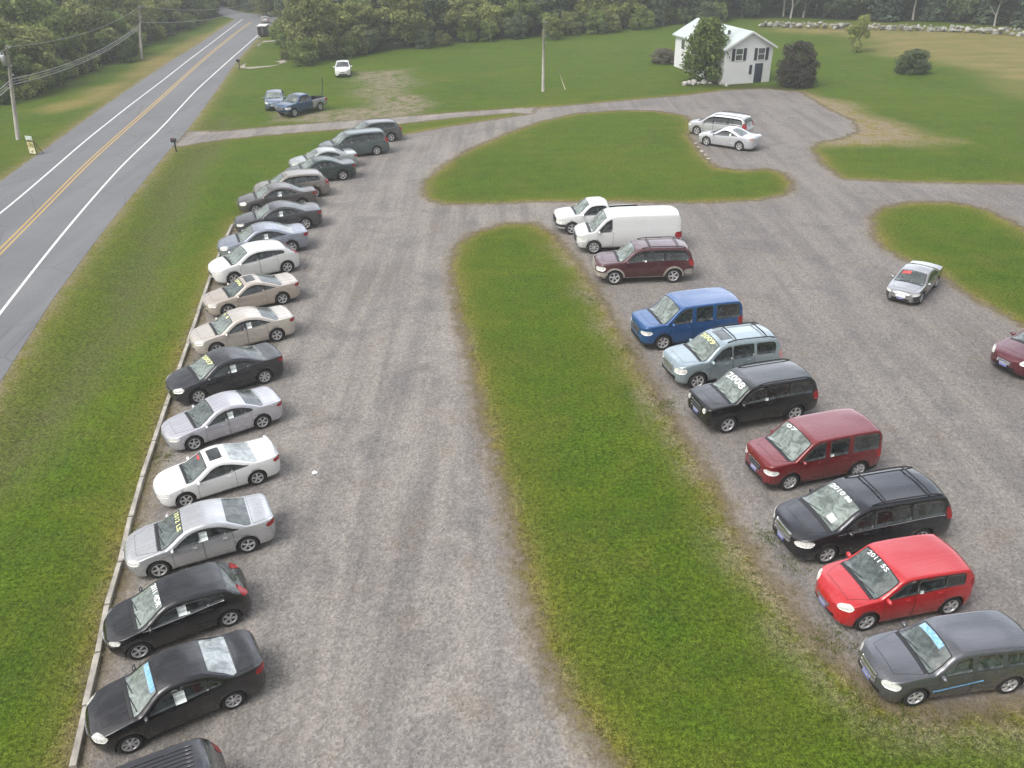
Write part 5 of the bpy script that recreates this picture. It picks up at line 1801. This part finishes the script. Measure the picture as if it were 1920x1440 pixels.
# trailer parked by the road
p = gp(491, 70)
tr = thing('enclosed_trailer', 'small dark enclosed trailer with a white roof at the far end of the road', 'trailer', (p.x, p.y + 1.6, 0), .12)
DK = plain('dark_brown_panel', (.022, .015, .014), .5); WT = plain('white_roof_panel', (.62, .62, .60), .5)
bm = bmesh.new(); box(bm, -.75, .75, -1.5, 1.5, .32, 1.58, bev=.03); obj('body', bm, plain('grey_mauve_panel', (.22, .20, .23), .5), tr)
bm = bmesh.new(); box(bm, -.78, .78, -1.53, 1.53, 1.585, 1.70, bev=.03); obj('roof', bm, WT, tr)
for x0, x1 in ((-.72, -.02), (.02, .72)):
    bm = bmesh.new(); box(bm, x0, x1, -1.545, -1.503, .36, 1.54, bev=.012); d_ = obj('door', bm, DK, tr)
    bm = bmesh.new(); xx = -.08 if x0 < 0 else .08
    box(bm, xx - .015, xx + .015, -1.57, -1.55, .5, 1.4); obj('handle', bm, METAL, d_)
for sx in (-1, 1):
    w = link('wheel', TYRE, tr); w.location = (sx * .72, .1, .32); w.rotation_euler = (0, 0, -PI / 2 * sx)
    link('rim', RIMS[8], w)

# scrap of litter on the lane
p = gp(590, 888)
bm = bmesh.new(); bmesh.ops.create_icosphere(bm, subdivisions=2, radius=.11)
for v in bm.verts: v.co = Vector((v.co.x * random.uniform(.6, 1.2), v.co.y * random.uniform(.5, 1), max(0, v.co.z * random.uniform(.3, .8) + .03)))
o = obj('litter', bm, M_PAPER); o.location = (p.x, p.y, .012)
tag(o, 'crumpled white scrap of litter on the gravel lane', 'litter')

# ------------------------------------------------------------------ weeds and tufts (uncountable)
def tufts(name, pts, hmin, hmax, nb, mat):
    V = []; Fc = []
    for x, y in pts:
        z = float(height(np.array([x]), np.array([y]))[0]) if False else 0.0
        for _ in range(nb):
            a = random.uniform(0, 6.28); l = random.uniform(hmin, hmax); w = random.uniform(.008, .018)
            ox, oy = random.gauss(0, .05), random.gauss(0, .05)
            ca, sa = math.cos(a), math.sin(a); t = random.uniform(.2, .8) * l
            i = len(V)
            V += [(x + ox - sa * w, y + oy + ca * w, z), (x + ox + sa * w, y + oy - ca * w, z), (x + ox + ca * t, y + oy + sa * t, z + l)]
            Fc.append((i, i + 1, i + 2))
    me = bpy.data.meshes.new(name); me.from_pydata(V, [], Fc); me.materials.append(mat)
    return tag(link(name, me), kind='stuff')


GB = leaf_mat('grass_blades', (.09, .135, .02), (.20, .25, .06), .5)
GBD = leaf_mat('dry_grass_blades', (.16, .13, .04), (.32, .27, .11), .5)
px_ = rng.uniform(-19, 12, 60000); py_ = rng.uniform(9, 46, 60000)
ls_ = lot_sdf(px_, py_)
vis = np.array([inview(x, y, 20) for x, y in zip(px_, py_)])
m1 = vis & (ls_ < -.15) & (sdf(px_, py_, ROAD) < -.3) & (seg_dist(px_, py_, SWALE, False) > 3)
m1 &= rng.random(len(px_)) < np.clip((40 - py_) / 26, 0, 1)
keep = np.where(m1)[0][:9000]
tufts('grass_tufts', list(zip(px_[keep], py_[keep])), .025, .055, 5, GB)
m2 = vis & (ls_ > -.5) & (ls_ < .55)
m2 &= rng.random(len(px_)) < np.clip((44 - py_) / 26, 0, 1)
keep = np.where(m2)[0][:1600]
tufts('dry_grass_tufts', list(zip(px_[keep], py_[keep])), .03, .07, 6, GBD)
wp = []
for px, py, n, s in ((1565, 1205, 90, .35), (1440, 1010, 60, .3), (1250, 760, 50, .3), (1180, 660, 40, .35), (1120, 560, 40, .4), (1640, 1350, 60, .6), (1720, 1370, 60, .8), (1480, 1060, 40, .3), (215, 1180, 40, .2), (255, 1000, 40, .2), (300, 860, 40, .2)):
    c = gp(px, py)
    wp += [(c.x + random.gauss(0, s), c.y + random.gauss(0, s)) for _ in range(n)]
tufts('weeds', wp, .03, .11, 6, GB)

# ------------------------------------------------------------------ light
HAZE = .0008
SUN_EL, SUN_AZ = R(56), R(238)      # azimuth clockwise from +y (ahead of the camera)
w = bpy.data.worlds.new('World'); sc.world = w; w.use_nodes = True
nt = w.node_tree; bg = nt.nodes['Background']
sky = nt.nodes.new('ShaderNodeTexSky'); sky.sky_type = 'NISHITA'; sky.sun_disc = False
sky.sun_elevation = SUN_EL; sky.sun_rotation = SUN_AZ
sky.air_density = 1.0; sky.dust_density = 6.0; sky.ozone_density = 1.0
hs = nt.nodes.new('ShaderNodeHueSaturation'); hs.inputs['Saturation'].default_value = .30
nt.links.new(sky.outputs[0], hs.inputs['Color']); tc = nt.nodes.new('ShaderNodeTexCoord'); cn = nt.nodes.new('ShaderNodeTexNoise')
cn.inputs['Scale'].default_value = 2.6; cn.inputs['Detail'].default_value = 6; cn.inputs['Roughness'].default_value = .58; cn.inputs['Distortion'].default_value = .4
cr_ = nt.nodes.new('ShaderNodeValToRGB'); cr_.color_ramp.elements[0].position = .34; cr_.color_ramp.elements[0].color = (.50, .52, .56, 1)
cr_.color_ramp.elements[1].position = .66; cr_.color_ramp.elements[1].color = (1.65, 1.62, 1.58, 1)
cm_ = nt.nodes.new('ShaderNodeMix'); cm_.data_type = 'RGBA'; cm_.blend_type = 'MULTIPLY'; cm_.inputs[0].default_value = 1
nt.links.new(tc.outputs['Generated'], cn.inputs['Vector']); nt.links.new(cn.outputs[0], cr_.inputs[0])
nt.links.new(hs.outputs[0], cm_.inputs[6]); nt.links.new(cr_.outputs[0], cm_.inputs[7])
nrm = nt.nodes.new('ShaderNodeVectorMath'); nrm.operation = 'NORMALIZE'
nt.links.new(tc.outputs['Generated'], nrm.inputs[0])
dp = nt.nodes.new('ShaderNodeVectorMath'); dp.operation = 'DOT_PRODUCT'
ga, ge = R(22), R(33)
dp.inputs[1].default_value = (math.sin(ga) * math.cos(ge), math.cos(ga) * math.cos(ge), math.sin(ge))
nt.links.new(nrm.outputs[0], dp.inputs[0])
gl = nt.nodes.new('ShaderNodeMapRange'); gl.interpolation_type = 'SMOOTHSTEP'
gl.inputs['From Min'].default_value = .72; gl.inputs['From Max'].default_value = .985; gl.inputs['To Min'].default_value = 1.0; gl.inputs['To Max'].default_value = 4.2
nt.links.new(dp.outputs['Value'], gl.inputs['Value'])
vs_ = nt.nodes.new('ShaderNodeVectorMath'); vs_.operation = 'SCALE'
nt.links.new(cm_.outputs[2], vs_.inputs[0]); nt.links.new(gl.outputs[0], vs_.inputs['Scale'])
nt.links.new(vs_.outputs[0], bg.inputs[0])
bg.inputs[1].default_value = .138
sl = bpy.data.lights.new('sun', 'SUN'); sl.energy = .85; sl.angle = R(24); sl.color = (1, .97, .93)
so = bpy.data.objects.new('sun', sl); COL.objects.link(so)
dirv = Vector((math.sin(SUN_AZ) * math.cos(SUN_EL), math.cos(SUN_AZ) * math.cos(SUN_EL), math.sin(SUN_EL)))
so.rotation_euler = dirv.to_track_quat('Z', 'Y').to_euler()

sc.view_settings.view_transform = 'Standard'; sc.view_settings.look = 'None'
sc.view_settings.exposure = 0.44; sc.view_settings.gamma = 1.0
sc.render.engine = 'CYCLES'
sc.cycles.max_bounces = 5; sc.cycles.transparent_max_bounces = 8
sc.cycles.use_denoising = True

# ------------------------------------------------------------------ hazy air
bm = bmesh.new(); box(bm, -520, 520, -60, 520, -2.0, 40.0)
hz_o = tag(obj('haze', bm, []), kind='stuff')
hm = bpy.data.materials.new('haze'); hm.use_nodes = True
hn = hm.node_tree; hn.nodes.clear()
ho = hn.nodes.new('ShaderNodeOutputMaterial'); pv = hn.nodes.new('ShaderNodeVolumePrincipled')
pv.inputs['Color'].default_value = (.93, .96, 1, 1); pv.inputs['Density'].default_value = HAZE
pv.inputs['Anisotropy'].default_value = .2
hn.links.new(pv.outputs[0], ho.inputs['Volume'])
hz_o.data.materials.append(hm)
sc.cycles.volume_bounces = 1
